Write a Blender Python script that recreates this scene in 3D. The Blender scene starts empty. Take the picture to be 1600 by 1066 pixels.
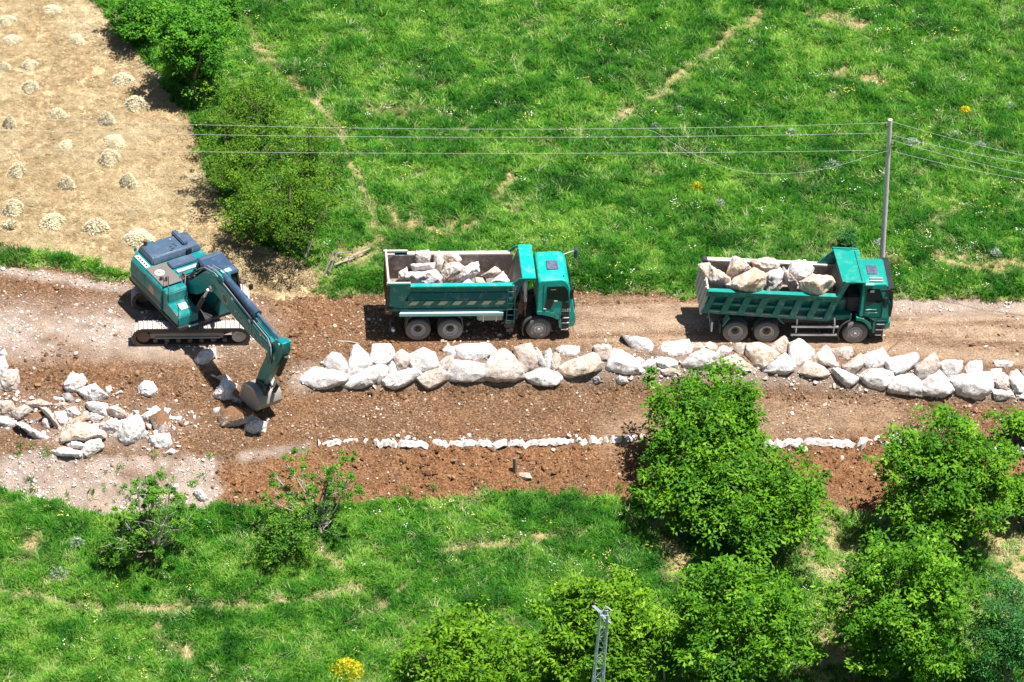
import bpy, bmesh, math, random
import numpy as np
from mathutils import Vector, Matrix, noise as mnoise
from mathutils.geometry import convex_hull_2d
PI = math.pi
random.seed(7); RNG = np.random.default_rng(7)
SC = bpy.context.scene
COL = SC.collection

# ------------------------------------------------------------------ camera, sky, sun, exposure
FPX = 6500.0; EL = math.radians(36.5); PSI = .11; RHO = .055; DIST = FPX/37.0
_Fh = np.array([math.sin(PSI), math.cos(PSI), 0]); _R = np.array([math.cos(PSI), -math.sin(PSI), 0])
FW = _Fh*math.cos(EL)+np.array([0, 0, -math.sin(EL)]); _U = np.cross(_R, FW)
CR = _R*math.cos(RHO)+_U*math.sin(RHO); CU = _U*math.cos(RHO)-_R*math.sin(RHO)
CP = -FW*DIST
cam = bpy.data.cameras.new('camera'); co = bpy.data.objects.new('camera', cam); COL.objects.link(co)
cam.sensor_width = 36; cam.lens = FPX/1600*36; cam.clip_start = 1; cam.clip_end = 2000
co.matrix_world = Matrix(((CR[0], CU[0], -FW[0], CP[0]), (CR[1], CU[1], -FW[1], CP[1]), (CR[2], CU[2], -FW[2], CP[2]), (0, 0, 0, 1)))
SC.camera = co
W = bpy.data.worlds.new('World'); SC.world = W; W.use_nodes = True
SUN = Vector((.27, -.035, 1)).normalized()
_s = W.node_tree.nodes.new('ShaderNodeTexSky'); _s.sky_type = 'NISHITA'; _s.sun_disc = False
_s.sun_elevation = math.asin(SUN.z); _s.sun_rotation = math.atan2(SUN.x, SUN.y)
W.node_tree.links.new(_s.outputs[0], W.node_tree.nodes['Background'].inputs[0])
W.node_tree.nodes['Background'].inputs[1].default_value = .05
_l = bpy.data.lights.new('sun', 'SUN'); _l.energy = 5.0; _l.angle = math.radians(.5); _l.color = (1, .965, .92)
_o = bpy.data.objects.new('sun', _l); COL.objects.link(_o); _o.rotation_euler = (-SUN).to_track_quat('-Z', 'Y').to_euler()
SC.view_settings.view_transform = 'Standard'; SC.view_settings.look = 'None'
SC.view_settings.exposure = 0.86; SC.view_settings.gamma = 1
SC.cycles.max_bounces = 6; SC.cycles.diffuse_bounces = 1

def proj(x, y, z):
    qx, qy, qz = x-CP[0], y-CP[1], z-CP[2]
    d = qx*FW[0]+qy*FW[1]+qz*FW[2]
    return 800+FPX*(qx*CR[0]+qy*CR[1]+qz*CR[2])/d, 533-FPX*(qx*CU[0]+qy*CU[1]+qz*CU[2])/d
def ray(px, py): return FW+CR*(px-800)/FPX-CU*(py-533)/FPX
def P(px, py, z=0.):
    d = ray(px, py); return CP+d*((z-CP[2])/d[2])

# ------------------------------------------------------------------ noise
_T = np.random.default_rng(3).random((256, 256))
def vn(x, y):
    xi = np.floor(x).astype(int); yi = np.floor(y).astype(int); fx = x-xi; fy = y-yi
    fx = fx*fx*(3-2*fx); fy = fy*fy*(3-2*fy)
    a = _T[xi & 255, yi & 255]; b = _T[(xi+1) & 255, yi & 255]; c = _T[xi & 255, (yi+1) & 255]; d = _T[(xi+1) & 255, (yi+1) & 255]
    return (a*(1-fx)+b*fx)*(1-fy)+(c*(1-fx)+d*fx)*fy
def fbm(x, y, o=4, s=0):
    r = 0; a = .5; t = 0
    for i in range(o):
        r = r+a*vn(x*2**i+17.3*i+s*31.7, y*2**i+9.1*i+s*13.3); t += a; a *= .55
    return r/t*2-1

# ------------------------------------------------------------------ terrain height
def curve(pts, zs):
    w = np.array([P(u, v, z) for (u, v), z in zip(pts, zs)]); i = np.argsort(w[:, 0]); return w[i, 0], w[i, 1]
def zl(x, a, b): return a+(b-a)*np.clip((x+10.)/3., 0, 1)      # left value a, right value b
_us = [-400, 0, 200, 300, 460, 600, 750, 1000, 1300, 1600, 2000]
C0 = curve([(-400, 380), (0, 412), (200, 440), (450, 460), (600, 456), (900, 458), (1400, 468), (1600, 472), (2000, 480)], [0]*9)
C1 = curve([(-400, 560), (0, 560), (300, 562), (460, 562), (600, 560), (750, 558), (1000, 553), (1300, 562), (1600, 585), (2000, 600)], [0]*10)
_z2 = [-.7, -.7, -.7, -.7, -1.0, -1.12, -1.15, -1.15, -1.15, -1.15]
C2 = curve([(-400, 655), (0, 655), (300, 645), (400, 632), (470, 622), (600, 617), (750, 617), (1000, 613), (1300, 624), (1600, 638)], _z2)
C3 = curve([(-400, 715), (0, 705), (340, 712), (420, 700), (500, 691), (700, 690), (1000, 684), (1300, 688), (1600, 697), (2000, 700)], [-.9, -.9, -.9, -1.1]+[-1.4]*6)
C4 = curve([(-400, 765), (0, 770), (200, 790), (350, 790), (550, 790), (800, 775), (1000, 775), (1300, 790), (1600, 790), (2000, 790)], [-1.6]*4+[-2.3]*6)
def H0(x, y):
    x = np.asarray(x, float); y = np.asarray(y, float)
    y0, y1, y2, y3, y4 = [np.interp(x, *c) for c in (C0, C1, C2, C3, C4)]
    yk = [np.full_like(x, -400), np.full_like(x, -26), y4, y3-.5, y3-.22, y3+.02, y2, y1, y0, y0+.9, np.full_like(x, 30), np.full_like(x, 400)]
    z2 = zl(x, -.7, -1.15); z3 = zl(x, -.9, -1.4)
    zk = [-12+0*x, -3.1+0*x, zl(x, -1.6, -2.3), zl(x, -1.12, -1.72), zl(x, -1.0, -1.60), z3, z2, 0*x, 0*x, .3+0*x, 1.2+0*x, 14+0*x]
    z = zk[0].copy()
    for i in range(len(yk)-1):
        t = np.clip((y-yk[i])/np.maximum(yk[i+1]-yk[i], 1e-3), 0, 1)
        z = np.where(y >= yk[i], zk[i]+(zk[i+1]-zk[i])*t, z)
    return z
def G(px, py, dz=0.):
    z = 0.
    for _ in range(14):
        p = P(px, py, z+dz); z = z*.4+float(H0(p[0], p[1]))*.6
    return Vector(P(px, py, z+dz))
def line(v, pts): return np.interp(v, [p[0] for p in pts], [p[1] for p in pts])
def stroke(u, v, pts, w):
    d = np.full(u.shape, 1e9)
    for (a, b), (c, e) in zip(pts[:-1], pts[1:]):
        L = (c-a)**2+(e-b)**2; t = np.clip(((u-a)*(c-a)+(v-b)*(e-b))/L, 0, 1)
        d = np.minimum(d, np.hypot(u-a-t*(c-a), v-b-t*(e-b)))
    return np.clip(1.4-d/w, 0, 1)
V0 = [(-200, 405), (0, 414), (100, 430), (200, 440), (300, 455), (400, 464), (520, 466), (600, 460), (900, 458), (1100, 464), (1400, 468), (1700, 475)]
V4 = [(-200, 745), (0, 765), (60, 775), (120, 796), (220, 806), (330, 792), (450, 800), (560, 790), (700, 782), (760, 772), (960, 776), (1040, 795), (1200, 790), (1300, 800), (1400, 800), (1700, 770)]
UH = [(-300, -40), (0, 150), (100, 235), (200, 300), (300, 340), (380, 400), (410, 470), (470, 510)]
def zones(x, y, z):
    """fields over the ground: 0 earth, 1 grass, 2 hay; pale, red, tan, dry weights"""
    u, v = proj(x, y, z)
    n = fbm(x*.8, y*.8, 4, 1); n2 = fbm(x*2.5, y*2.5, 3, 2)
    vv = v+n*9+n2*7; uu = u+n*16+n2*10
    zone = np.zeros(u.shape, int)
    far = vv < line(u, V0); near = vv > line(u, V4)
    zone[far | near] = 1
    hay = far & (uu < line(v, UH)); strip = hay & (u < 200) & (vv > line(u, V0)-28+np.clip(u-120, 0, 99)*.2) 
    zone[hay & ~strip] = 2
    pale = np.clip(1-np.abs(v-520+.02*u)/60, 0, 1)*np.clip((470-u)/160, 0, 1)*1.3
    pale = np.maximum(pale, np.clip((vv-708)/14, 0, 1)*np.clip((348-u-14*n2-8*n)/22, 0, 1)*1.2)
    pale = np.maximum(pale, stroke(u, v, [(380, 715), (480, 700)], 9)*.7)
    pale = np.maximum(pale, stroke(u, v, [(1400, 478), (1700, 485)], 16)*.7)
    pale = np.clip(pale*(.95+1.1*fbm(x*.9, y*.9, 4, 5)), 0, 1)
    pale = np.maximum(pale, stroke(u, v+n*4, [(470, 592), (700, 578), (1000, 574), (1300, 586), (1600, 610)], 22)*.75)
    pale = np.maximum(pale, stroke(u, v, [(0, 422), (110, 440), (200, 452)], 8)*.9); pale = np.maximum(pale, stroke(u, v, [(1390, 476), (1650, 480)], 9)*.9)
    pale = np.maximum(pale, stroke(u, v, [(0, 640), (100, 660), (270, 670)], 38)*.6*np.clip(.6+n, 0, 1))
    red = np.clip((vv-line(u, [(0, 705), (340, 712), (500, 700), (1000, 690), (1600, 702)]))/8, 0, 1)*np.clip((u+14*n2-325)/30, 0, 1)
    red = np.maximum(red, np.clip(1-np.abs(u-500)/110, 0, 1)*np.clip(1-np.abs(v-500)/70, 0, 1)*.9)
    red = np.maximum(red, .7*np.clip(fbm(x*.45, y*.45, 3, 6)+.15, 0, 1)); red = red*np.clip(.8+1.1*fbm(x*.5, y*.5, 4, 71), .25, 1)
    tan = np.clip((u-820)/150, 0, 1)*np.clip((v-462)/12, 0, 1)*np.clip((556-v)/14, 0, 1)
    tan = tan*np.clip(.62+1.5*fbm(x*.25, y*3.2, 4, 70), .1, 1)
    tan = np.maximum(tan, .75*stroke(u, v, [(905, 484), (1090, 480)], 7)); tan = np.maximum(tan, .9*stroke(u, v, [(905, 512), (1090, 508), (1390, 545), (1650, 566)], 11)); tan = np.maximum(tan, .9*stroke(u, v, [(1390, 512), (1650, 522)], 9))
    tan = np.maximum(tan, stroke(u, v, [(960, 680), (1100, 660), (1380, 650)], 34)*.45)
    tan = np.maximum(tan, stroke(u, v, [(150, 775), (290, 800)], 22))
    tan = np.maximum(tan, stroke(u, v, [(0, 490), (200, 545), (330, 560)], 14)*.7)
    dry = np.zeros(u.shape)
    for pts, w in [([(385, 40), (410, 90), (480, 150), (520, 190), (548, 262), (585, 330)], 10), ([(520, 190), (505, 160), (510, 60)], 6),
                   ([(960, 182), (1040, 150), (1085, 108), (1130, 75), (1200, 10)], 10), ([(765, 312), (805, 278)], 9),
                   ([(590, 345), (650, 350)], 20), ([(675, 362), (735, 352)], 15), ([(450, 440), (600, 385), (590, 350)], 15),
                   ([(1470, 405), (1540, 420), (1620, 415)], 15), ([(1260, 20), (1350, 45)], 12), ([(1300, 115), (1380, 130)], 12),
                   ([(0, 925), (130, 950), (230, 955), (400, 945), (560, 925)], 11), ([(60, 840), (30, 880)], 14), ([(250, 990), (300, 1030)], 13),
                   ([(1250, 820), (1330, 900), (1300, 1040)], 60), ([(1230, 775), (1420, 800)], 34), ([(1040, 810), (1065, 900)], 24), ([(1530, 790), (1610, 860), (1560, 940)], 60),
                   ([(700, 860), (900, 840)], 12), ([(640, 920), (560, 970)], 10), ([(490, 850), (525, 885)], 17), ([(200, 870), (235, 885)], 12), ([(380, 440), (500, 440)], 22)]:
        dry = np.maximum(dry, stroke(u+n*24, v+n2*16, pts, w*.85)*np.clip(.85+1.5*n2, .1, 1))
    dry = np.clip(np.maximum(dry, np.clip((fbm(x*.5, y*.5, 4, 8)+.5*n2-.30)*1.6, 0, .5)), 0, 1)
    edge = np.abs(vv-line(u, V0)) < 7
    dry = np.where(edge, np.maximum(dry, .5), dry)
    return u, v, zone, pale, red, tan, dry
def Hn(x, y, z0, zone, red, tan):
    rough = np.where(zone == 0, .03+.07*np.clip(red, 0, 1)+.03*(1-tan), .05)
    lo = (fbm(x*.6, y*.6, 3, 11)*.09+np.where(zone == 0, np.abs(fbm(x*2.2, y*2.2, 4, 13))*.26, 0)*(.4+red))*np.where((zone == 0) & (tan > .4), .2, 1)
    h = z0+lo+rough*fbm(x*2.6, y*2.6, 4, 12)+np.where(zone == 0, .035*(.3+red), .0)*fbm(x*9, y*9, 2, 14)
    for yl in (.32, 2.25): h = h-np.where((zone == 0) & (x > -12), .06*np.exp(-((y-yl+.012*x)/.22)**2), 0)
    return h
def Hf(x, y):
    x = np.atleast_1d(np.asarray(x, float)); y = np.atleast_1d(np.asarray(y, float))
    z0 = H0(x, y); u, v, zone, pale, red, tan, dry = zones(x, y, z0)
    flat = np.clip(1-np.abs(y-1.1)/2.1, 0, 1)*np.clip((13-np.abs(x-4))/3, 0, 1)        # packed under the trucks
    flat = np.maximum(flat, np.clip(1.6-np.hypot((x+13.5)/3.2, (y-1.5)/2.4), 0, 1))
    h = Hn(x, y, z0, zone, red, tan)
    return h*(1-np.clip(flat*2, 0, 1))+(z0-.01)*np.clip(flat*2, 0, 1)
def Hs(x, y): return float(Hf(x, y)[0])

# ------------------------------------------------------------------ materials
def mat(name, build):
    m = bpy.data.materials.new(name); m.use_nodes = True; nt = m.node_tree
    b = nt.nodes['Principled BSDF']; build(nt, b); return m
def N(nt, t, **k):
    n = nt.nodes.new(t)
    for a, v in k.items():
        if a.startswith('i_'): n.inputs[int(a[2:]) if a[2:].isdigit() else a[2:].replace('_', ' ')].default_value = v
        else: setattr(n, a, v)
    return n
def L(nt, a, b): nt.links.new(a, b)
def ramp(nt, fac, stops):
    r = nt.nodes.new('ShaderNodeValToRGB'); e = r.color_ramp.elements
    while len(e) < len(stops): e.new(.5)
    for i, (p, c) in enumerate(stops): e[i].position = p; e[i].color = tuple(c)+(1,) if len(c) == 3 else c
    if fac is not None: L(nt, fac, r.inputs[0])
    return r.outputs[0]
def mixc(nt, f, a, b, mode='MIX'):
    m = nt.nodes.new('ShaderNodeMix'); m.data_type = 'RGBA'; m.blend_type = mode; m.clamp_factor = True
    for s, v in ((m.inputs[0], f), (m.inputs[6], a), (m.inputs[7], b)):
        if isinstance(v, (int, float)): s.default_value = v
        elif isinstance(v, tuple): s.default_value = v+(1,) if len(v) == 3 else v
        else: L(nt, v, s)
    return m.outputs[2]
def pos(nt): return nt.nodes.new('ShaderNodeNewGeometry').outputs['Position']
def nz(nt, scale, detail=4, rough=.6, vec=None, dist=0):
    n = nt.nodes.new('ShaderNodeTexNoise'); n.inputs['Scale'].default_value = scale; n.inputs['Detail'].default_value = detail
    n.inputs['Roughness'].default_value = rough; n.inputs['Distortion'].default_value = dist
    if vec is None: vec = pos(nt)
    L(nt, vec, n.inputs['Vector']); return n.outputs[0]
def attr(nt, name, t='GEOMETRY'):
    a = nt.nodes.new('ShaderNodeAttribute'); a.attribute_name = name; a.attribute_type = t; return a
def math_(nt, op, a, b=None):
    m = nt.nodes.new('ShaderNodeMath'); m.operation = op; m.use_clamp = False
    for i, v in enumerate((a, b)):
        if v is None: continue
        if isinstance(v, (int, float)): m.inputs[i].default_value = v
        else: L(nt, v, m.inputs[i])
    return m.outputs[0]
def bump(nt, b, h, s=.5, d=.02):
    n = nt.nodes.new('ShaderNodeBump'); n.inputs['Strength'].default_value = s; n.inputs['Distance'].default_value = d
    L(nt, h, n.inputs['Height']); L(nt, n.outputs[0], b.inputs['Normal'])
def earth(nt, b):
    n1 = nz(nt, 1.3, 5, .65); n2 = nz(nt, 11, 6, .75); n3 = nz(nt, 34, 3, .7)
    brown = ramp(nt, n2, [(.34, (.045, .020, .010)), (.44, (.14, .076, .038)), (.55, (.24, .142, .080)), (.66, (.45, .32, .21))])
    red = ramp(nt, n2, [(.34, (.045, .019, .009)), (.45, (.20, .092, .038)), (.57, (.34, .175, .082)), (.70, (.46, .30, .19))])
    pale = ramp(nt, n3, [(.32, (.16, .11, .08)), (.45, (.38, .29, .23)), (.58, (.52, .44, .38)), (.7, (.74, .70, .67))])
    tan = ramp(nt, n2, [(.34, (.24, .15, .095)), (.5, (.42, .30, .20)), (.66, (.58, .46, .34))])
    c = mixc(nt, attr(nt, 'red').outputs['Fac'], brown, red)
    c = mixc(nt, attr(nt, 'tan').outputs['Fac'], c, tan)
    c = mixc(nt, attr(nt, 'pale').outputs['Fac'], c, pale)
    big = ramp(nt, n1, [(.3, (.75, .72, .7)), (.7, (1.25, 1.22, 1.2))])
    c = mixc(nt, 1., c, big, 'MULTIPLY')
    v = nt.nodes.new('ShaderNodeTexVoronoi'); v.inputs['Scale'].default_value = 13; L(nt, pos(nt), v.inputs['Vector'])
    peb = ramp(nt, v.outputs['Distance'], [(.12, (1, 1, 1)), (.3, (0, 0, 0))])
    sel = ramp(nt, attr_color_r(nt, v.outputs['Color']), [(.6, (0, 0, 0)), (.75, (1, 1, 1))])
    f = mixc(nt, 1., peb, sel, 'MULTIPLY')
    c = mixc(nt, f, c, (.58, .46, .36))
    L(nt, c, b.inputs['Base Color']); b.inputs['Roughness'].default_value = .95; b.inputs['Specular IOR Level'].default_value = .15
    h = math_(nt, 'ADD', math_(nt, 'MULTIPLY', n2, 1.), math_(nt, 'MULTIPLY', n3, .5))
    bump(nt, b, h, 1., .10)
def attr_color_r(nt, c):
    s = nt.nodes.new('ShaderNodeSeparateColor'); L(nt, c, s.inputs[0]); return s.outputs[0]
def turf(nt, b):
    n2 = nz(nt, 9, 6, .75); n1 = nz(nt, .8, 4, .6)
    g = ramp(nt, n2, [(.3, (.018, .08, .006)), (.5, (.05, .19, .014)), (.7, (.13, .30, .04))])
    d = ramp(nt, n2, [(.3, (.22, .17, .07)), (.55, (.38, .30, .14)), (.75, (.52, .43, .24))])
    c = mixc(nt, attr(nt, 'dry').outputs['Fac'], g, d)
    L(nt, c, b.inputs['Base Color']); b.inputs['Roughness'].default_value = .95; b.inputs['Specular IOR Level'].default_value = .1
    bump(nt, b, n2, .8, .08)
def stubble(nt, b):
    mp = nt.nodes.new('ShaderNodeMapping'); mp.inputs['Rotation'].default_value = (0, 0, .95); mp.inputs['Scale'].default_value = (1, .14, 1)
    L(nt, pos(nt), mp.inputs[0])
    n0 = nz(nt, 1.5, 5, .65, mp.outputs[0]); n2 = nz(nt, 14, 6, .8); n3 = nz(nt, 3, 5, .7)
    a = ramp(nt, n2, [(.3, (.19, .115, .055)), (.5, (.38, .26, .135)), (.7, (.58, .44, .26))])
    p = ramp(nt, n2, [(.3, (.38, .27, .14)), (.5, (.55, .43, .25)), (.7, (.68, .56, .36))])
    f = ramp(nt, math_(nt, 'ADD', math_(nt, 'MULTIPLY', n0, .65), math_(nt, 'MULTIPLY', n3, .35)), [(.45, (0, 0, 0)), (.54, (1, 1, 1))])
    c = mixc(nt, f, a, p)
    L(nt, c, b.inputs['Base Color']); b.inputs['Roughness'].default_value = .95; b.inputs['Specular IOR Level'].default_value = .1
    bump(nt, b, n2, .7, .05)
M = {}
M['earth'] = mat('bare earth', earth); M['turf'] = mat('turf', turf); M['stubble'] = mat('hay stubble', stubble)
def blade(stops_g, stops_d, tname='tint', dname='dry', ttype='INSTANCER', trans=.35, scale=.55):
    def f(nt, b):
        t = attr(nt, tname, ttype).outputs['Fac']; n = nz(nt, scale, 4, .6)
        k = math_(nt, 'ADD', math_(nt, 'MULTIPLY', t, .55), math_(nt, 'MULTIPLY', n, .5))
        c = ramp(nt, k, stops_g)
        if stops_d: c = mixc(nt, attr(nt, dname, ttype).outputs['Fac'], c, ramp(nt, t, stops_d))
        L(nt, c, b.inputs['Base Color']); b.inputs['Roughness'].default_value = .6; b.inputs['Specular IOR Level'].default_value = .25
        tr = nt.nodes.new('ShaderNodeBsdfTranslucent'); L(nt, c, tr.inputs[0])
        mx = nt.nodes.new('ShaderNodeMixShader'); mx.inputs[0].default_value = trans
        L(nt, b.outputs[0], mx.inputs[1]); L(nt, tr.outputs[0], mx.inputs[2]); L(nt, mx.outputs[0], nt.nodes['Material Output'].inputs[0])
    return f
M['grass'] = mat('grass blades', blade([(.22, (.012, .095, .007)), (.40, (.036, .22, .012)), (.56, (.095, .335, .016)), (.74, (.32, .55, .08))], [(.2, (.42, .42, .15)), (.8, (.70, .60, .34))]))
M['clod'] = mat('soil clods', blade([(.3, (.10, .047, .020)), (.55, (.20, .10, .045)), (.85, (.34, .20, .11))], None, trans=0., scale=3))
M['seed'] = mat('pale seed stalks', blade([(.3, (.40, .48, .16)), (.8, (.72, .72, .42))], None, trans=.2)); M['floret'] = mat('tiny florets', blade([(.45, (.75, .65, .12)), (.6, (.80, .80, .74))], None, trans=.1))
M['straw'] = mat('straw', blade([(.2, (.26, .17, .08)), (.5, (.52, .40, .22)), (.8, (.76, .65, .43))], None, trans=.2))
M['hay'] = mat('dry hay', blade([(.15, (.54, .44, .22)), (.4, (.78, .67, .42)), (.75, (.88, .82, .62))], None, 'tint', 'dry', 'GEOMETRY', .2, 3))
def leaf(c0, c1, c2, c3): return blade([(.2, c0), (.42, c1), (.62, c2), (.85, c3)], None, 'tint', 'dry', 'GEOMETRY', .32, .9)
M['walnut'] = mat('walnut leaves', leaf((.028, .12, .004), (.075, .235, .006), (.14, .34, .010), (.25, .47, .03)))
M['lime'] = mat('yellow green leaves', leaf((.045, .14, .004), (.11, .27, .006), (.17, .36, .010), (.31, .49, .03)))
M['hedge'] = mat('hedge leaves', leaf((.025, .09, .005), (.07, .19, .008), (.14, .29, .012), (.28, .42, .04)))
M['elm'] = mat('dark tree leaves', leaf((.025, .12, .008), (.06, .24, .010), (.12, .36, .018), (.22, .46, .04)))
M['blueleaf'] = mat('bluish leaves', leaf((.015, .09, .018), (.03, .16, .03), (.07, .26, .05), (.16, .38, .09)))
M['shrubleaf'] = mat('shrub leaves', leaf((.035, .12, .01), (.07, .22, .014), (.14, .32, .025), (.28, .42, .06)))
M['silverleaf'] = mat('silvery thistle leaves', leaf((.22, .32, .20), (.36, .46, .33), (.5, .6, .46), (.66, .74, .62)))
M['yellowflower'] = mat('yellow flowers', leaf((.45, .42, .02), (.70, .60, .01), (.85, .68, .01), (.9, .78, .05)))
def bark(c0, c1):
    def f(nt, b):
        n = nz(nt, 9, 5, .7); L(nt, ramp(nt, n, [(.3, c0), (.7, c1)]), b.inputs['Base Color']); b.inputs['Roughness'].default_value = .9; bump(nt, b, n, .6, .02)
    return f
M['bark'] = mat('bark', bark((.10, .07, .05), (.28, .22, .17))); M['deadwood'] = mat('weathered wood', bark((.20, .17, .14), (.48, .43, .37)))
M['palebark'] = mat('pale bark', bark((.30, .25, .20), (.55, .48, .42)))
def rockf(base, patch, dust, soil=0.):
    def f(nt, b):
        oi = nt.nodes.new('ShaderNodeObjectInfo').outputs['Random']
        n1 = nz(nt, 1.6, 5, .65); n2 = nz(nt, 7, 6, .75, dist=1.); n3 = nz(nt, 30, 4, .7)
        c = mixc(nt, ramp(nt, n1, [(.44, (0, 0, 0)), (.62, (1, 1, 1))]), base, patch)
        c = mixc(nt, ramp(nt, n2, [(.52, (0, 0, 0)), (.62, (.85, .85, .85))]), c, dust)
        cr = nt.nodes.new('ShaderNodeTexVoronoi'); cr.feature = 'DISTANCE_TO_EDGE'; cr.inputs['Scale'].default_value = 2.3; wv = nt.nodes.new('ShaderNodeVectorMath'); wv.operation = 'ADD'; L(nt, pos(nt), wv.inputs[0]); nn_ = nt.nodes.new('ShaderNodeTexNoise'); nn_.inputs['Scale'].default_value = 3; L(nt, pos(nt), nn_.inputs['Vector']); L(nt, nn_.outputs['Color'], wv.inputs[1]); L(nt, wv.outputs[0], cr.inputs['Vector'])
        c = mixc(nt, ramp(nt, cr.outputs['Distance'], [(.0, (.55, .55, .55)), (.03, (0, 0, 0))]), c, tuple(q*.45 for q in dust))
        c = mixc(nt, 1., c, ramp(nt, n3, [(.3, (.72, .7, .7)), (.6, (1.05, 1.05, 1.05))]), 'MULTIPLY')
        c = mixc(nt, 1., c, ramp(nt, oi, [(0, (.80, .78, .76)), (.4, (.94, .92, .90)), (1, (1.05, 1.05, 1.05))]), 'MULTIPLY')
        if soil:
            up = nt.nodes.new('ShaderNodeNewGeometry'); s = nt.nodes.new('ShaderNodeSeparateXYZ'); L(nt, up.outputs['True Normal'], s.inputs[0])
            k = math_(nt, 'MULTIPLY', s.outputs[2], 1.); k = math_(nt, 'ADD', k, math_(nt, 'MULTIPLY', n2, .8))
            c = mixc(nt, ramp(nt, k, [(.78, (0, 0, 0)), (.95, (1, 1, 1))]), c, ramp(nt, n3, [(.3, (.12, .055, .025)), (.7, (.30, .17, .09))]))
        L(nt, c, b.inputs['Base Color']); b.inputs['Roughness'].default_value = .85; b.inputs['Specular IOR Level'].default_value = .2
        bump(nt, b, math_(nt, 'ADD', n2, math_(nt, 'MULTIPLY', n3, .4)), .7, .05)
    return f
M['rw'] = mat('white limestone', rockf((.80, .79, .78), (.70, .67, .65), (.44, .35, .30)))
M['rt'] = mat('tan limestone', rockf((.70, .62, .54), (.60, .44, .30), (.34, .26, .21)))
M['rg'] = mat('grey limestone', rockf((.42, .42, .42), (.30, .29, .28), (.55, .53, .5)))
M['rd'] = mat('dusty limestone', rockf((.68, .62, .57), (.52, .42, .35), (.32, .23, .17)))
M['rs'] = mat('soil covered limestone', rockf((.80, .76, .72), (.66, .58, .52), (.40, .3, .22), 1.))
def stonef(nt, b):
    t = attr(nt, 'tint', 'INSTANCER').outputs['Fac']; n = nz(nt, 20, 3, .6)
    c = ramp(nt, t, [(0, (.17, .09, .052)), (.3, (.27, .16, .10)), (.55, (.46, .33, .24)), (.8, (.64, .55, .47)), (1, (.84, .82, .80))])
    c = mixc(nt, 1., c, ramp(nt, n, [(.3, (.75, .75, .75)), (.7, (1.1, 1.1, 1.1))]), 'MULTIPLY')
    L(nt, c, b.inputs['Base Color']); b.inputs['Roughness'].default_value = .9; b.inputs['Specular IOR Level'].default_value = .2
M['stone'] = mat('loose stones', stonef)
def paint(col, dusty=(.36, .30, .24), amt=.35, rough=.42, metal=0., fade=(.45, .62, .60), fadeamt=0.):
    def f(nt, b):
        n1 = nz(nt, 2.2, 6, .75); n2 = nz(nt, 14, 5, .75)
        c = mixc(nt, ramp(nt, n2, [(.35, (0, 0, 0)), (.75, (1, 1, 1))]), tuple(x*.88 for x in col), tuple(min(1, x*1.1) for x in col))
        g = nt.nodes.new('ShaderNodeNewGeometry'); s = nt.nodes.new('ShaderNodeSeparateXYZ'); L(nt, g.outputs['Position'], s.inputs[0])
        low = ramp(nt, math_(nt, 'ADD', math_(nt, 'MULTIPLY', s.outputs[2], .55), math_(nt, 'MULTIPLY', n1, .6)), [(.45, (1, 1, 1)), (1.15 if False else .98, (0, 0, 0))])
        sp = ramp(nt, n1, [(.52, (0, 0, 0)), (.68, (1, 1, 1))])
        if fadeamt: c = mixc(nt, mixc(nt, 1., sp, (fadeamt,)*3, 'MULTIPLY'), c, fade)
        d = mixc(nt, .75, mixc(nt, 1., sp, (.35,)*3, 'MULTIPLY'), low, 'ADD')
        c = mixc(nt, mixc(nt, 1., d, (amt,)*3, 'MULTIPLY'), c, dusty)
        L(nt, c, b.inputs['Base Color']); b.inputs['Metallic'].default_value = metal
        L(nt, ramp(nt, n1, [(.3, (rough,)*3), (.7, (min(1, rough+.25),)*3)]), b.inputs['Roughness'])
        bump(nt, b, n2, .05, .01)
    return f
M['teal'] = mat('bright teal paint', paint((.0, .40, .325), rough=.3, fadeamt=.15, amt=.4))
M['tealbody'] = mat('teal tipper paint', paint((.002, .155, .14), rough=.4, fadeamt=.3, amt=.6))
M['green'] = mat('sea green paint', paint((.0, .27, .21), rough=.34, fadeamt=.12, amt=.25))
M['greenbody'] = mat('sea green tipper paint', paint((.0, .19, .15), rough=.42, fadeamt=.3, amt=.6))
M['extel'] = mat('excavator teal paint', paint((.0, .20, .20), rough=.26, fadeamt=.15, amt=.3))
M['ledge'] = mat('faded mint steel', paint((.34, .62, .58), rough=.5, amt=.3))
M['bluegrey'] = mat('blue grey hood paint', paint((.055, .095, .15), rough=.42, amt=.25, fade=(.2, .3, .4), fadeamt=.2))
M['cabblue'] = mat('dark blue roof', paint((.035, .07, .13), rough=.3, amt=.15, fade=(.2, .3, .45), fadeamt=.3))
M['deckgrey'] = mat('grey anti slip deck', paint((.16, .145, .13), rough=.9, amt=.4))
M['worn'] = mat('worn steel', paint((.24, .19, .16), (.60, .50, .40), .95, .6, .1, (.66, .60, .54), .75))
M['rimsteel'] = mat('scuffed steel rim', paint((.58, .52, .46), (.5, .4, .3), .5, .6))
M['silver'] = mat('silver metal', paint((.66, .66, .68), (.5, .42, .35), .3, .38, .3))
M['bucket'] = mat('scraped bucket steel', paint((.36, .34, .33), (.40, .31, .24), .6, .5, .35, (.6, .58, .55), .5))
M['frame'] = mat('caked track frame', paint((.20, .17, .15), (.42, .36, .31), .9, .85))
M['trackdust'] = mat('dusty track steel', paint((.50, .44, .40), (.62, .55, .49), .9, .85))
M['dark'] = mat('dark grease steel', paint((.030, .030, .034), (.20, .14, .09), .45, .6))
M['black'] = mat('black plastic', paint((.016, .018, .02), (.18, .15, .12), .22, .45))
M['mud'] = mat('black rubber mudguard', paint((.045, .05, .05), (.2, .16, .13), .4, .7))
M['tyre'] = mat('dusty tyre rubber', paint((.10, .10, .10), (.30, .27, .24), .75, .85))
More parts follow.
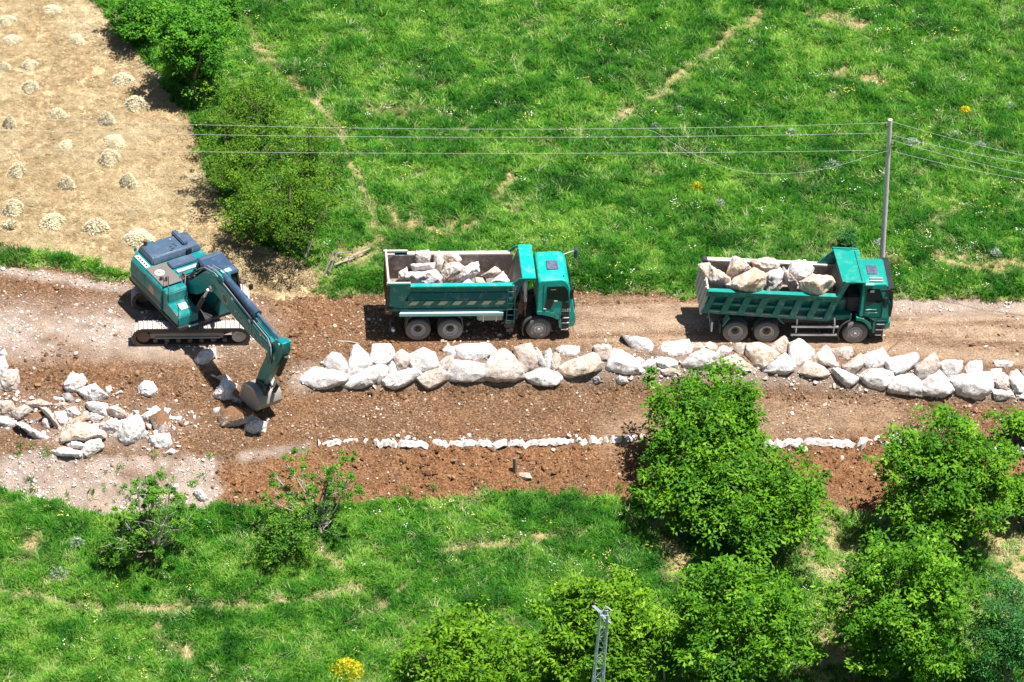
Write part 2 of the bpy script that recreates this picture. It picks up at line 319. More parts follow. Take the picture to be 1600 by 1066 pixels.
M['rim'] = mat('dusty wheel disc', paint((.62, .58, .54), (.62, .52, .44), .6, .6))
M['tank'] = mat('dusty beige tank', paint((.42, .40, .34), (.45, .36, .27), .6, .6))
M['rust'] = mat('rusty steel', paint((.14, .08, .055), (.3, .2, .14), .5, .8))
M['hose'] = mat('hose', paint((.28, .31, .34), (.4, .38, .35), .3, .45))
M['white'] = mat('white lettering', paint((.72, .76, .76), amt=.1, rough=.6)); M['dimwhite'] = mat('faded lettering', paint((.30, .38, .38), amt=.1, rough=.6))
M['stripe'] = mat('pale yellow stripe', paint((.55, .58, .38), amt=.2, rough=.6)); M['orange'] = mat('orange lamp', paint((.8, .25, .03), amt=.1))
M['fadedred'] = mat('faded pink sticker', paint((.55, .30, .26), amt=.3)); M['blackmark'] = mat('black marking', paint((.01, .01, .015), amt=.05))
def glassf(nt, b):
    b.inputs['Base Color'].default_value = (.012, .016, .02, 1); b.inputs['Roughness'].default_value = .08; b.inputs['IOR'].default_value = 1.5
M['glass'] = mat('dark glass', glassf)
def hatchf(nt, b):
    L(nt, ramp(nt, nz(nt, 9, 4, .7), [(.3, (.05, .06, .10)), (.7, (.16, .17, .24))]), b.inputs['Base Color']); b.inputs['Roughness'].default_value = .2
M['hatch'] = mat('tinted hatch', hatchf)
def conc(nt, b):
    n = nz(nt, 5, 6, .75); L(nt, ramp(nt, n, [(.36, (.30, .23, .17)), (.46, (.56, .52, .48)), (.6, (.80, .79, .77))]), b.inputs['Base Color']); b.inputs['Roughness'].default_value = .9; bump(nt, b, n, .6, .04)
M['conc'] = mat('white concrete', conc)
def polef(nt, b):
    n = nz(nt, 5, 5, .7); L(nt, ramp(nt, n, [(.3, (.50, .49, .46)), (.7, (.68, .66, .62))]), b.inputs['Base Color']); b.inputs['Roughness'].default_value = .85; bump(nt, b, n, .3, .01)
M['pole'] = mat('grey pole', polef)
M['wire'] = mat('aluminium wire', lambda nt, b: (b.inputs['Base Color'].__setattr__('default_value', (.55, .56, .55, 1)), b.inputs['Roughness'].__setattr__('default_value', .6)))
M['galv'] = mat('galvanised steel', paint((.42, .47, .52), amt=.05, rough=.5, metal=.2))

# ------------------------------------------------------------------ object helpers
def tag(o, label=None, cat=None, group=None, kind=None):
    if label: o['label'] = label
    if cat: o['category'] = cat
    if group: o['group'] = group
    if kind: o['kind'] = kind
    return o
def empty(name, loc, rz=0., label=None, cat=None, group=None):
    o = bpy.data.objects.new(name, None); COL.objects.link(o); o.location = loc; o.rotation_euler = (0, 0, rz); o.empty_display_size = .3
    return tag(o, label, cat, group)
class MB:
    """collects shapes; X forms a transform applied to what is added"""
    def __init__(s, X=None): s.bm = bmesh.new(); s.X = X or Matrix()
    def v(s, p): return s.bm.verts.new(s.X @ Vector(p))
    def loft(s, loops, cap=True, closed=True):
        vs = [[s.v(p) for p in lp] for lp in loops]; n = len(vs[0]); new = []
        for a, b in zip(vs[:-1], vs[1:]):
            for i in range(n if closed else n-1):
                j = (i+1) % n
                try: new.append(s.bm.faces.new((a[i], a[j], b[j], b[i])))
                except ValueError: pass
        if cap:
            for lp in (vs[0][::-1], vs[-1]):
                try: new.append(s.bm.faces.new(lp))
                except ValueError: pass
        return new
    def box(s, x0, x1, y0, y1, z0, z1, bev=0.):
        f = s.loft([[(x0, y0, z0), (x1, y0, z0), (x1, y1, z0), (x0, y1, z0)], [(x0, y0, z1), (x1, y0, z1), (x1, y1, z1), (x0, y1, z1)]])
        if bev: s.bevel(f, bev)
        return s
    def bevel(s, faces, w, seg=2):
        ed = list({e for f in faces if f.is_valid for e in f.edges})
        bmesh.ops.bevel(s.bm, geom=ed, offset=w, segments=seg, affect='EDGES', clamp_overlap=True)
    def prism(s, pts, y0, y1, bev=0.):
        f = s.loft([[(x, y0, z) for x, z in pts], [(x, y1, z) for x, z in pts]])
        if bev: s.bevel(f, bev)
        return s
    def cyl(s, c, r, y0, y1, n=24, axis='y', r2=None):
        r2 = r if r2 is None else r2; c = Vector(c); lp = []
        for h, rr in ((y0, r), (y1, r2)):
            q = []
            for i in range(n):
                a = 2*PI*i/n; ca, sa = rr*math.cos(a), rr*math.sin(a)
                q.append(c+Vector({'y': (ca, h, sa), 'z': (ca, sa, h), 'x': (h, ca, sa)}[axis]))
            lp.append(q)
        s.loft(lp); return s
    def lathe(s, c, prof, n=32):        # profile of (y, r) about the y axis
        c = Vector(c); lp = [[c+Vector((r*math.cos(2*PI*i/n), y, r*math.sin(2*PI*i/n))) for i in range(n)] for y, r in prof]
        s.loft(lp, cap=False); return s
    def pipe(s, pts, r, n=6, r2=None):
        pts = [Vector(p) for p in pts]; lp = []; up = Vector((0, 0, 1))
        for i, p in enumerate(pts):
            d = (pts[min(i+1, len(pts)-1)]-pts[max(i-1, 0)]).normalized()
            a = d.cross(up if abs(d.z) < .95 else Vector((1, 0, 0))).normalized(); b = d.cross(a)
            rr = r if r2 is None else r+(r2-r)*i/(len(pts)-1)
            lp.append([p+a*rr*math.cos(2*PI*k/n)+b*rr*math.sin(2*PI*k/n) for k in range(n)])
        s.loft(lp); return s
    def build(s, name, m, parent=None, smooth=False, label=None):
        bmesh.ops.recalc_face_normals(s.bm, faces=s.bm.faces)
        me = bpy.data.meshes.new(name); s.bm.to_mesh(me); s.bm.free()
        me.materials.append(M[m] if isinstance(m, str) else m)
        if smooth:
            for p in me.polygons: p.use_smooth = True
            try: me.set_sharp_from_angle(angle=math.radians(35))
            except Exception: pass
        o = bpy.data.objects.new(name, me); COL.objects.link(o)
        if parent: o.parent = parent
        if label: o['label'] = label
        return o
def npmesh(name, V, F, m, parent=None, fattr=None, vattr=None):
    V = np.asarray(V, np.float32); F = np.asarray(F, np.int32); k = F.shape[1]
    me = bpy.data.meshes.new(name); me.vertices.add(len(V)); me.vertices.foreach_set('co', V.ravel())
    me.loops.add(F.size); me.loops.foreach_set('vertex_index', F.ravel())
    me.polygons.add(len(F)); me.polygons.foreach_set('loop_start', np.arange(0, F.size, k, dtype=np.int32))
    me.update(calc_edges=True); me.validate()
    for dom, at in (('FACE', fattr), ('POINT', vattr)):
        for n, a in (at or {}).items():
            t = me.attributes.new(n, 'FLOAT', dom); t.data.foreach_set('value', np.asarray(a, np.float32))
    if m: me.materials.append(M[m])
    o = bpy.data.objects.new(name, me); COL.objects.link(o)
    if parent: o.parent = parent
    return o
def text(s, name, size, m, parent, mw, extrude=.004, bold=False):
    c = bpy.data.curves.new(name, 'FONT'); c.body = s; c.size = size; c.extrude = extrude; c.align_x = 'CENTER'; c.align_y = 'CENTER'
    if bold: c.offset = size*.025
    t = bpy.data.objects.new(name, c); COL.objects.link(t); bpy.context.view_layer.update()
    me = bpy.data.meshes.new_from_object(t.evaluated_get(bpy.context.evaluated_depsgraph_get())); bpy.data.objects.remove(t)
    me.transform(mw); me.materials.clear(); me.materials.append(M[m])
    o = bpy.data.objects.new(name, me); COL.objects.link(o); o.parent = parent; return o
def copy_tree(o, parent=None):
    c = o.copy(); COL.objects.link(c); c.parent = parent
    for ch in [q for q in bpy.data.objects if q.parent == o]: copy_tree(ch, c)
    return c

# ------------------------------------------------------------------ ground sheets
def ground():
    xs = np.concatenate([np.linspace(-300, -34, 24)[:-1], np.arange(-34, 34.01, .11), np.linspace(34, 300, 24)[1:]])
    ys = np.concatenate([np.linspace(-160, -25, 16)[:-1], np.arange(-25, 32.01, .11), np.linspace(32, 420, 28)[1:]])
    X, Y = np.meshgrid(xs, ys); sh = X.shape; x = X.ravel(); y = Y.ravel()
    z0 = H0(x, y); u, v, zone, pale, red, tan, dry = zones(x, y, z0); z = Hf(x, y)
    out = (np.abs(x) > 33) | (y > 31.5) | (y < -24.5)
    dry = np.where(out, .12, dry); zone = np.where(out & (zone == 0) & ((v < 200) | (v > 900)), 1, zone)
    nx, ny = sh[1], sh[0]; idx = np.arange(nx*ny).reshape(ny, nx)
    F = np.stack([idx[:-1, :-1], idx[:-1, 1:], idx[1:, 1:], idx[1:, :-1]], -1).reshape(-1, 4)
    fz = zone[F]; c = np.array([(fz == k).sum(1) for k in range(3)]); cls = c.argmax(0)
    vm = v[F].mean(1); um = u[F].mean(1); l1 = line(um, [(0, 575), (460, 560), (1000, 555), (1300, 562), (1600, 585)])
    sub = np.where(cls == 0, np.where(vm < l1, 0, 3), np.where(cls == 1, np.where(vm < 600, 1, 4), 2))
    for k, (nm, m, lb) in enumerate([('dirt_road', 'earth', 'dusty brown dirt road with wheel ruts where the trucks and excavator stand'),
            ('meadow', 'turf', 'green meadow ground behind the road'), ('hay_field', 'stubble', 'mown straw coloured hay field in the upper left'),
            ('earth_terrace', 'earth', 'stony brown earth terrace and bank below the boulder wall'), ('lower_meadow', 'turf', 'green meadow ground in front of the earth bank')]):
        f = F[sub == k]; used = np.unique(f); mp = np.zeros(nx*ny, int); mp[used] = np.arange(len(used))
        o = npmesh(nm, np.stack([x, y, z], 1)[used], mp[f], m, vattr={'pale': pale[used], 'red': red[used], 'tan': tan[used], 'dry': dry[used]})
        o.data.polygons.foreach_set('use_smooth', np.ones(len(f), bool)); tag(o, lb, 'ground', kind='structure')
ground()

# ------------------------------------------------------------------ instanced ground cover (uncountable)
def scatter(name, Pts, attrs, variants, label, cat):
    """Pts (n,3); attrs: rotz, scale, tint, dry, pick"""
    me = bpy.data.meshes.new(name); me.vertices.add(len(Pts)); me.vertices.foreach_set('co', np.asarray(Pts, np.float32).ravel())
    for n, a in attrs.items():
        if np.ndim(a) == 2: t = me.attributes.new(n, 'FLOAT_VECTOR', 'POINT'); t.data.foreach_set('vector', np.asarray(a, np.float32).ravel())
        elif n == 'pick': t = me.attributes.new(n, 'INT', 'POINT'); t.data.foreach_set('value', np.asarray(a, np.int32))
        else: t = me.attributes.new(n, 'FLOAT', 'POINT'); t.data.foreach_set('value', np.asarray(a, np.float32))
    o = bpy.data.objects.new(name, me); COL.objects.link(o)
    c = bpy.data.collections.new(name+' sources')
    for q in variants: c.objects.link(q)
    g = bpy.data.node_groups.new(name+' nodes', 'GeometryNodeTree'); g.is_modifier = True
    g.interface.new_socket('Geometry', in_out='INPUT', socket_type='NodeSocketGeometry'); g.interface.new_socket('Geometry', in_out='OUTPUT', socket_type='NodeSocketGeometry')
    gi = g.nodes.new('NodeGroupInput'); go = g.nodes.new('NodeGroupOutput'); ip = g.nodes.new('GeometryNodeInstanceOnPoints'); ci = g.nodes.new('GeometryNodeCollectionInfo')
    ci.inputs[0].default_value = c; ci.inputs['Separate Children'].default_value = True; ci.inputs['Reset Children'].default_value = True
    g.links.new(gi.outputs[0], ip.inputs['Points']); g.links.new(ci.outputs[0], ip.inputs['Instance']); ip.inputs['Pick Instance'].default_value = True
    for n, t, s in (('pick', 'INT', 'Instance Index'), ('rot', 'FLOAT_VECTOR', 'Rotation'), ('scl', 'FLOAT_VECTOR', 'Scale')):
        a = g.nodes.new('GeometryNodeInputNamedAttribute'); a.data_type = t; a.inputs[0].default_value = n
        src = [q for q in a.outputs if q.enabled and q.name == 'Attribute'][0]; g.links.new(src, ip.inputs[s])
    g.links.new(ip.outputs[0], go.inputs[0])
    md = o.modifiers.new('scatter', 'NODES'); md.node_group = g
    return tag(o, label, cat, kind='stuff')
def variant(name, V, F, m):
    o = npmesh(name, V, F, m); COL.objects.unlink(o); return o
def tuft(seed, nb, r, h, wd, lean, m, flat=0.):
    rg = np.random.default_rng(seed); V = []; F = []
    for i in range(nb):
        a = rg.random()*2*PI; rr = r*math.sqrt(rg.random()); b = np.array([rr*math.cos(a), rr*math.sin(a), -.02])
        d = rg.random()*2*PI; ln = lean*(.4+rg.random()); hh = h*(.55+.6*rg.random())
        t = np.array([math.cos(d), math.sin(d), 0]); s = np.array([-t[1], t[0], 0])*wd*(.6+.8*rg.random())
        m1 = b+t*ln*.35*hh+np.array([0, 0, hh*.6*(1-flat)]); tp = b+t*ln*hh+np.array([0, 0, hh*(1-flat)])
        k = len(V); V += [b-s*.6, b+s*.6, m1+s, m1-s, tp+s*.12, tp-s*.12]; F += [(k, k+1, k+2, k+3), (k+3, k+2, k+4, k+5)]
    return variant('tuft', V, F, m)
def pts_in(n, x0, x1, y0, y1):
    x = RNG.uniform(x0, x1, n); y = RNG.uniform(y0, y1, n); return x, y
def rot(n, tilt=.15): return np.stack([RNG.normal(0, tilt, n), RNG.normal(0, tilt, n), RNG.uniform(0, 2*PI, n)], 1)
gv = [tuft(100+i, 24, .15, .24, .013, .75, 'grass') for i in range(5)]+[tuft(110+i, 14, .13, .31, .010, 1.1, 'grass') for i in range(2)]
sv = [tuft(120+i, 18, .17, .11, .010, 2.2, 'straw', .45) for i in range(4)]
def grass_layer(name, n, near, label):
    x, y = pts_in(n, -27, 32, -25 if near else 1.5, -4 if near else 33)
    z0 = H0(x, y); u, v, zone, pale, red, tan, dry = zones(x, y, z0)
    ok = (zone == 1) & (u > -160) & (u < 1760) & (v > -160) & (v < 1160)
    ok &= RNG.random(n) > dry*.8
    den = fbm(x*1.2, y*1.2, 3, 20); x, y, dry, den = x[ok], y[ok], dry[ok], den[ok]; u = u[ok]; v = v[ok]; k = len(x)
    z = Hf(x, y); s = np.clip(.85+.45*den+.3*fbm(x*3, y*3, 2, 24)+RNG.normal(0, .15, k), .35, 1.6)*(1-.45*dry)
    band = np.where(near, 1, 1.)
    tint = np.clip(.46+.40*fbm(x*.35, y*.35, 3, 21)-.30*den+.50*fbm(x*3, y*3, 3, 23)+RNG.normal(0, .20, k), 0, 1)
    dd = np.clip(dry*1.0+RNG.normal(0, .12, k)+.08, 0, 1)*(RNG.random(k) < .25+dry)
    scl = np.stack([s*.9+.25, s*.9+.25, s*RNG.uniform(.8, 1.25, k)], 1)
    scatter(name, np.stack([x, y, z], 1), {'rot': rot(k), 'scl': scl, 'tint': tint, 'dry': dd, 'pick': RNG.integers(0, 7, k)}, gv, label, 'grass')
grass_layer('meadow_grass', 138000, False, 'lush green grass covering the meadow behind the road')
grass_layer('lower_grass', 116000, True, 'green grass covering the slope in front of the earth bank')
def stalks():
    n = 60000; x, y = pts_in(n, -25, 29, -25, 31); u, v, zone, pale, red, tan, dry = zones(x, y, H0(x, y))
    w = np.clip(fbm(x*.7, y*.7, 4, 50)*1.6+.25, .06, 1); ok = (zone == 1) & (RNG.random(n) < w*.6) & (u > -50) & (u < 1650) & (v > -50) & (v < 1120); x, y = x[ok], y[ok]; k = len(x)
    s = RNG.uniform(.7, 1.3, k); scatter('dry_stalks', np.stack([x, y, Hf(x, y)], 1), {'rot': rot(k), 'scl': np.stack([s, s, s], 1), 'tint': RNG.uniform(.5, 1, k), 'pick': RNG.integers(0, 3, k)}, kv, 'scattered pale seed stalks standing in the grass', 'grass')
kv = [tuft(140+i, 6, .10, .27, .007, .9, 'seed') for i in range(3)]
stalks()
fv = []
for i in range(3):
    rg = np.random.default_rng(160+i); V = []; F = []
    for q in range(5):
        p = np.array([*rg.uniform(-.15, .15, 2), rg.uniform(.25, .42)]); k = len(V); r = .022
        V += [p+np.array([r*math.cos(t), r*math.sin(t), 0]) for t in np.arange(4)*PI/2]; F.append((k, k+1, k+2, k+3))
    fv.append(variant('floret', V, F, 'floret'))
def florets():
    n = 26000; x, y = pts_in(n, -25, 29, -25, 31); u, v, zone, *_ = zones(x, y, H0(x, y)); w = np.clip(fbm(x*.5, y*.5, 4, 60)*1.2, .02, .35)
    ok = (zone == 1) & (RNG.random(n) < w*.5) & (u > -30) & (u < 1630) & (v > -30) & (v < 1100); x, y = x[ok], y[ok]; k = len(x); s = RNG.uniform(.6, 1.3, k)
    scatter('meadow_flowers', np.stack([x, y, Hf(x, y)], 1), {'rot': rot(k), 'scl': np.stack([s, s, s], 1), 'tint': RNG.random(k), 'pick': RNG.integers(0, 3, k)}, fv, 'tiny white and yellow flowers dotted through the grass', 'flowers')
florets()
def straw_layer():
    n = 42000; x, y = pts_in(n, -26, -8, 3, 31); u, v, zone, *_ , dry = zones(x, y, H0(x, y)); ok = (zone == 2) & (u > -50) & (v > -50)
    x, y = x[ok], y[ok]; k = len(x); n1 = fbm(x*.6, y*.6, 4, 30); s = np.clip(.8+.5*n1+RNG.normal(0, .2, k), .3, 1.6)
    scatter('mown_straw', np.stack([x, y, Hf(x, y)], 1), {'rot': rot(k, .1), 'scl': np.stack([s, s, s], 1), 'tint': np.clip(.42+.4*n1+RNG.normal(0, .18, k), 0, 1), 'pick': RNG.integers(0, 4, k)}, sv, 'loose mown straw lying over the hay field', 'straw')
straw_layer()
def pebble(seed):
    bm = bmesh.new(); bmesh.ops.create_icosphere(bm, subdivisions=1, radius=.5); rg = random.Random(seed)
    for v in bm.verts: v.co *= rg.uniform(.65, 1.1); v.co.z *= .7
    me = bpy.data.meshes.new('pebble'); bm.to_mesh(me); bm.free(); me.materials.append(M['stone']); return bpy.data.objects.new('pebble', me)
pv = [pebble(i) for i in range(6)]
def stones(name, n, smin, smax, powr, label, white=0.):
    x, y = pts_in(n, -25, 24, -14, 7); z0 = H0(x, y); u, v, zone, pale, red, tan, dry = zones(x, y, z0)
    clump = fbm(x*.7, y*.7, 4, 40)
    keep = (zone == 0) & (u > -40) & (u < 1640) & (RNG.random(n) < np.clip(.45+.9*clump+.35*pale-.55*tan-.15*red, .04, 1))
    x, y, pale, red, tan, v = [q[keep] for q in (x, y, pale, red, tan, v)]; k = len(x)
    s = smin+(smax-smin)*RNG.random(k)**powr
    tint = np.clip(.36+.4*pale+.15*tan-.22*red+RNG.normal(0, .17, k)+white*(RNG.random(k) < .5)+.45*(RNG.random(k) < .05), 0, 1)
    sc = np.stack([s*RNG.uniform(.85, 1.15, k), s*RNG.uniform(.85, 1.15, k), s*RNG.uniform(.7, 1, k)], 1)
    scatter(name, np.stack([x, y, Hf(x, y)+s*.12], 1), {'rot': rot(k, .5), 'scl': sc, 'tint': tint, 'pick': RNG.integers(0, 6, k)}, pv, label, 'gravel')
stones('gravel', 120000, .025, .14, 3.2, 'small brown and pale stones strewn over the bare earth')
stones('rubble', 5200, .11, .26, 4, 'fist sized to head sized loose stones strewn over the bare earth', .3)
def chips():
    n = 60000; x, y = pts_in(n, -25, 24, -7, 2); u, v, zone, pale, red, tan, dry = zones(x, y, H0(x, y))
    w = stroke(u, v, [(475, 588), (700, 580), (1000, 574), (1300, 586), (1600, 608)], 17)+.8*stroke(u, v, [(0, 640), (90, 660), (270, 665)], 30)+.25*stroke(u, v, [(340, 600), (420, 650)], 20)+.3*stroke(u, v, [(500, 690), (1000, 684)], 6)
    ok = (zone == 0) & (RNG.random(n) < w*.20); x, y = x[ok], y[ok]; k = len(x); s = .06+.22*RNG.random(k)**3
    scatter('rock_chips', np.stack([x, y, Hf(x, y)+s*.15], 1), {'rot': rot(k, .6), 'scl': np.stack([s*RNG.uniform(.8, 1.5, k), s, s*RNG.uniform(.6, 1, k)], 1), 'tint': np.clip(RNG.normal(.86, .12, k), 0, 1), 'pick': RNG.integers(0, 6, k)}, pv, 'broken white rock chips filling the gaps between the boulders and rubble', 'rubble')
chips()
def clods():
    n = 90000; x, y = pts_in(n, -25, 24, -14, 5); u, v, zone, pale, red, tan, dry = zones(x, y, H0(x, y))
    w = red*np.clip(.5+1.2*fbm(x*.9, y*.9, 3, 80), 0, 1)*(1-tan)+.6*stroke(u, v, [(440, 590), (470, 520), (455, 470)], 26)+.5*stroke(u, v, [(480, 622), (1000, 615), (1600, 640)], 9)+.5*stroke(u, v, [(600, 466), (900, 466)], 6)+.5*stroke(u, v, [(60, 600), (330, 600)], 22)
    ok = (zone == 0) & (RNG.random(n) < w*.3); x, y = x[ok], y[ok]; k = len(x); s = .05+.26*RNG.random(k)**3
    scatter('soil_clods', np.stack([x, y, Hf(x, y)+s*.05], 1), {'rot': rot(k, .6), 'scl': np.stack([s*RNG.uniform(.8, 1.3, k), s, s*RNG.uniform(.7, 1, k)], 1), 'tint': RNG.random(k), 'pick': RNG.integers(0, 6, k)}, cv, 'brown clods of freshly dug soil', 'soil')
def clodmesh(i):
    o = pebble(50+i); o.data.materials.clear(); o.data.materials.append(M['clod']); return o
cv = [clodmesh(i) for i in range(6)]; clods()
def sparse_weeds():
    n = 9000; x, y = pts_in(n, -25, 24, -14, 7); z0 = H0(x, y); u, v, zone, pale, red, tan, dry = zones(x, y, z0)
    w = np.maximum(stroke(u, v, [(20, 705), (140, 715)], 9), stroke(u, v, [(235, 712), (270, 712)], 7)); w = np.maximum(w, stroke(u, v, [(330, 714), (345, 716)], 6))
    w = np.maximum(w, stroke(u, v, [(170, 735), (195, 735)], 7)); w = np.maximum(w, .8*stroke(u, v, [(150, 765), (280, 775)], 14))
    w = np.maximum(w, stroke(u, v, [(250, 752), (340, 745)], 4)*.5); w = np.maximum(w, .45*(line(u, V4)-v < 22)*(line(u, V4) > v))
    ok = (zone == 0) & (RNG.random(n) < w) & (u > -30) & (u < 1620); x, y = x[ok], y[ok]; k = len(x); s = RNG.uniform(.4, 1., k)
    scatter('weeds', np.stack([x, y, Hf(x, y)], 1), {'rot': rot(k), 'scl': np.stack([s, s, s*.8], 1), 'tint': RNG.uniform(.1, .6, k), 'dry': RNG.random(k)**4, 'pick': RNG.integers(0, 7, k)}, gv, 'small green weeds sprouting on the edges of the bare earth', 'weeds')
sparse_weeds()

# ------------------------------------------------------------------ rocks
def rock(org, s, pts, m, label, group, base=None, lift=.3, thick=.42, n=None, grow=1.14, flat=False, name='boulder', cat='boulder'):
    px = [(org[0]+a/s, org[1]+b/s) for a, b in pts]
    cx = sum(p[0] for p in px)/len(px); cy = sum(p[1] for p in px)/len(px)
    w = max(p[0] for p in px)-min(p[0] for p in px); h = max(p[1] for p in px)-min(p[1] for p in px)
    th = thick*math.sqrt(w*h)/37*.5*1.5
    if base is None: c = G(cx, cy); d = Vector(ray(cx, cy)).normalized(); c = c-d*th*lift
    else: c = Vector(P(cx, cy, base))
    nn = Vector(n or (-.08, -.74, .66)).normalized()
    out = []
    for a, b in px:
        r = Vector(ray(a, b)); o = Vector(CP); t = (c-o).dot(nn)/r.dot(nn); out.append((o+r*t-c)*grow)
    rg = random.Random(int(cx*7+cy*13)); R3 = sum(p.length for p in out)/len(out)
    bm = bmesh.new()
    for p in out: bm.verts.new(p+nn*rg.uniform(-.22, .1)*th)
    k = len(out)
    off = Vector((rg.uniform(-.22, .22), rg.uniform(-.1, .2), rg.uniform(-.1, .2)))*R3; off -= nn*off.dot(nn)
    for i in range(k):
        p = out[i]*.5+out[(i+1) % k]*.5
        bm.verts.new(p*(rg.uniform(.86, .98) if flat else rg.uniform(.55, .8))+off*.4+nn*th*rg.uniform(.35, .6 if flat else .8))
    for i in range(3): bm.verts.new(off+out[rg.randrange(k)]*.3+nn*th*rg.uniform(.6, .78 if flat else 1.05))
    for p in out: bm.verts.new(p*(rg.uniform(.9, 1.02) if flat else rg.uniform(.7, .95))-nn*th*rg.uniform(.7, 1.2))
    r = bmesh.ops.convex_hull(bm, input=bm.verts); bmesh.ops.delete(bm, geom=[v for v in bm.verts if not v.link_faces], context='VERTS')
    bmesh.ops.dissolve_limit(bm, angle_limit=.12, verts=bm.verts, edges=bm.edges)
    bmesh.ops.bevel(bm, geom=list(bm.edges), offset=.008+R3*.025, segments=1, affect='EDGES', clamp_overlap=True)
    bmesh.ops.triangulate(bm, faces=bm.faces)
    cuts = 3 if R3 > .3 else 2
    for q in range(cuts):
        lim = R3*.17
        e = [e for e in bm.edges if e.calc_length() > lim]
        if not e: break
        bmesh.ops.subdivide_edges(bm, edges=e, cuts=1, use_grid_fill=False); bmesh.ops.triangulate(bm, faces=[f for f in bm.faces if len(f.verts) > 3])
    bmesh.ops.recalc_face_normals(bm, faces=bm.faces)
    sd = Vector((rg.random()*50, rg.random()*50, rg.random()*50))
    mv = []
    for v in bm.verts:
        a = mnoise.noise(v.co*(1.3/R3)+sd)*.07+mnoise.noise(v.co*(4.5/R3)+sd)*.06+mnoise.noise(v.co*(9/R3)+sd)*.025-abs(mnoise.noise(v.co*(2.6/R3)+sd*2))*.11
        mv.append(v.co+v.normal*a*R3*(.6 if flat else 1))
    for v, q in zip(bm.verts, mv): v.co = q
    me = bpy.data.meshes.new(name); bm.to_mesh(me); bm.free(); me.materials.append(M[m])
    for p in me.polygons: p.use_smooth = True
    try: me.set_sharp_from_angle(angle=math.radians(24))
    except Exception: pass
    o = bpy.data.objects.new(name, me); COL.objects.link(o); o.location = c
    return tag(o, label, cat, group)
WA, WB, WC, WD = ((460, 530), 5.714), ((730, 520), 5.714), ((1000, 520), 5.333), ((1280, 530), 5.0)
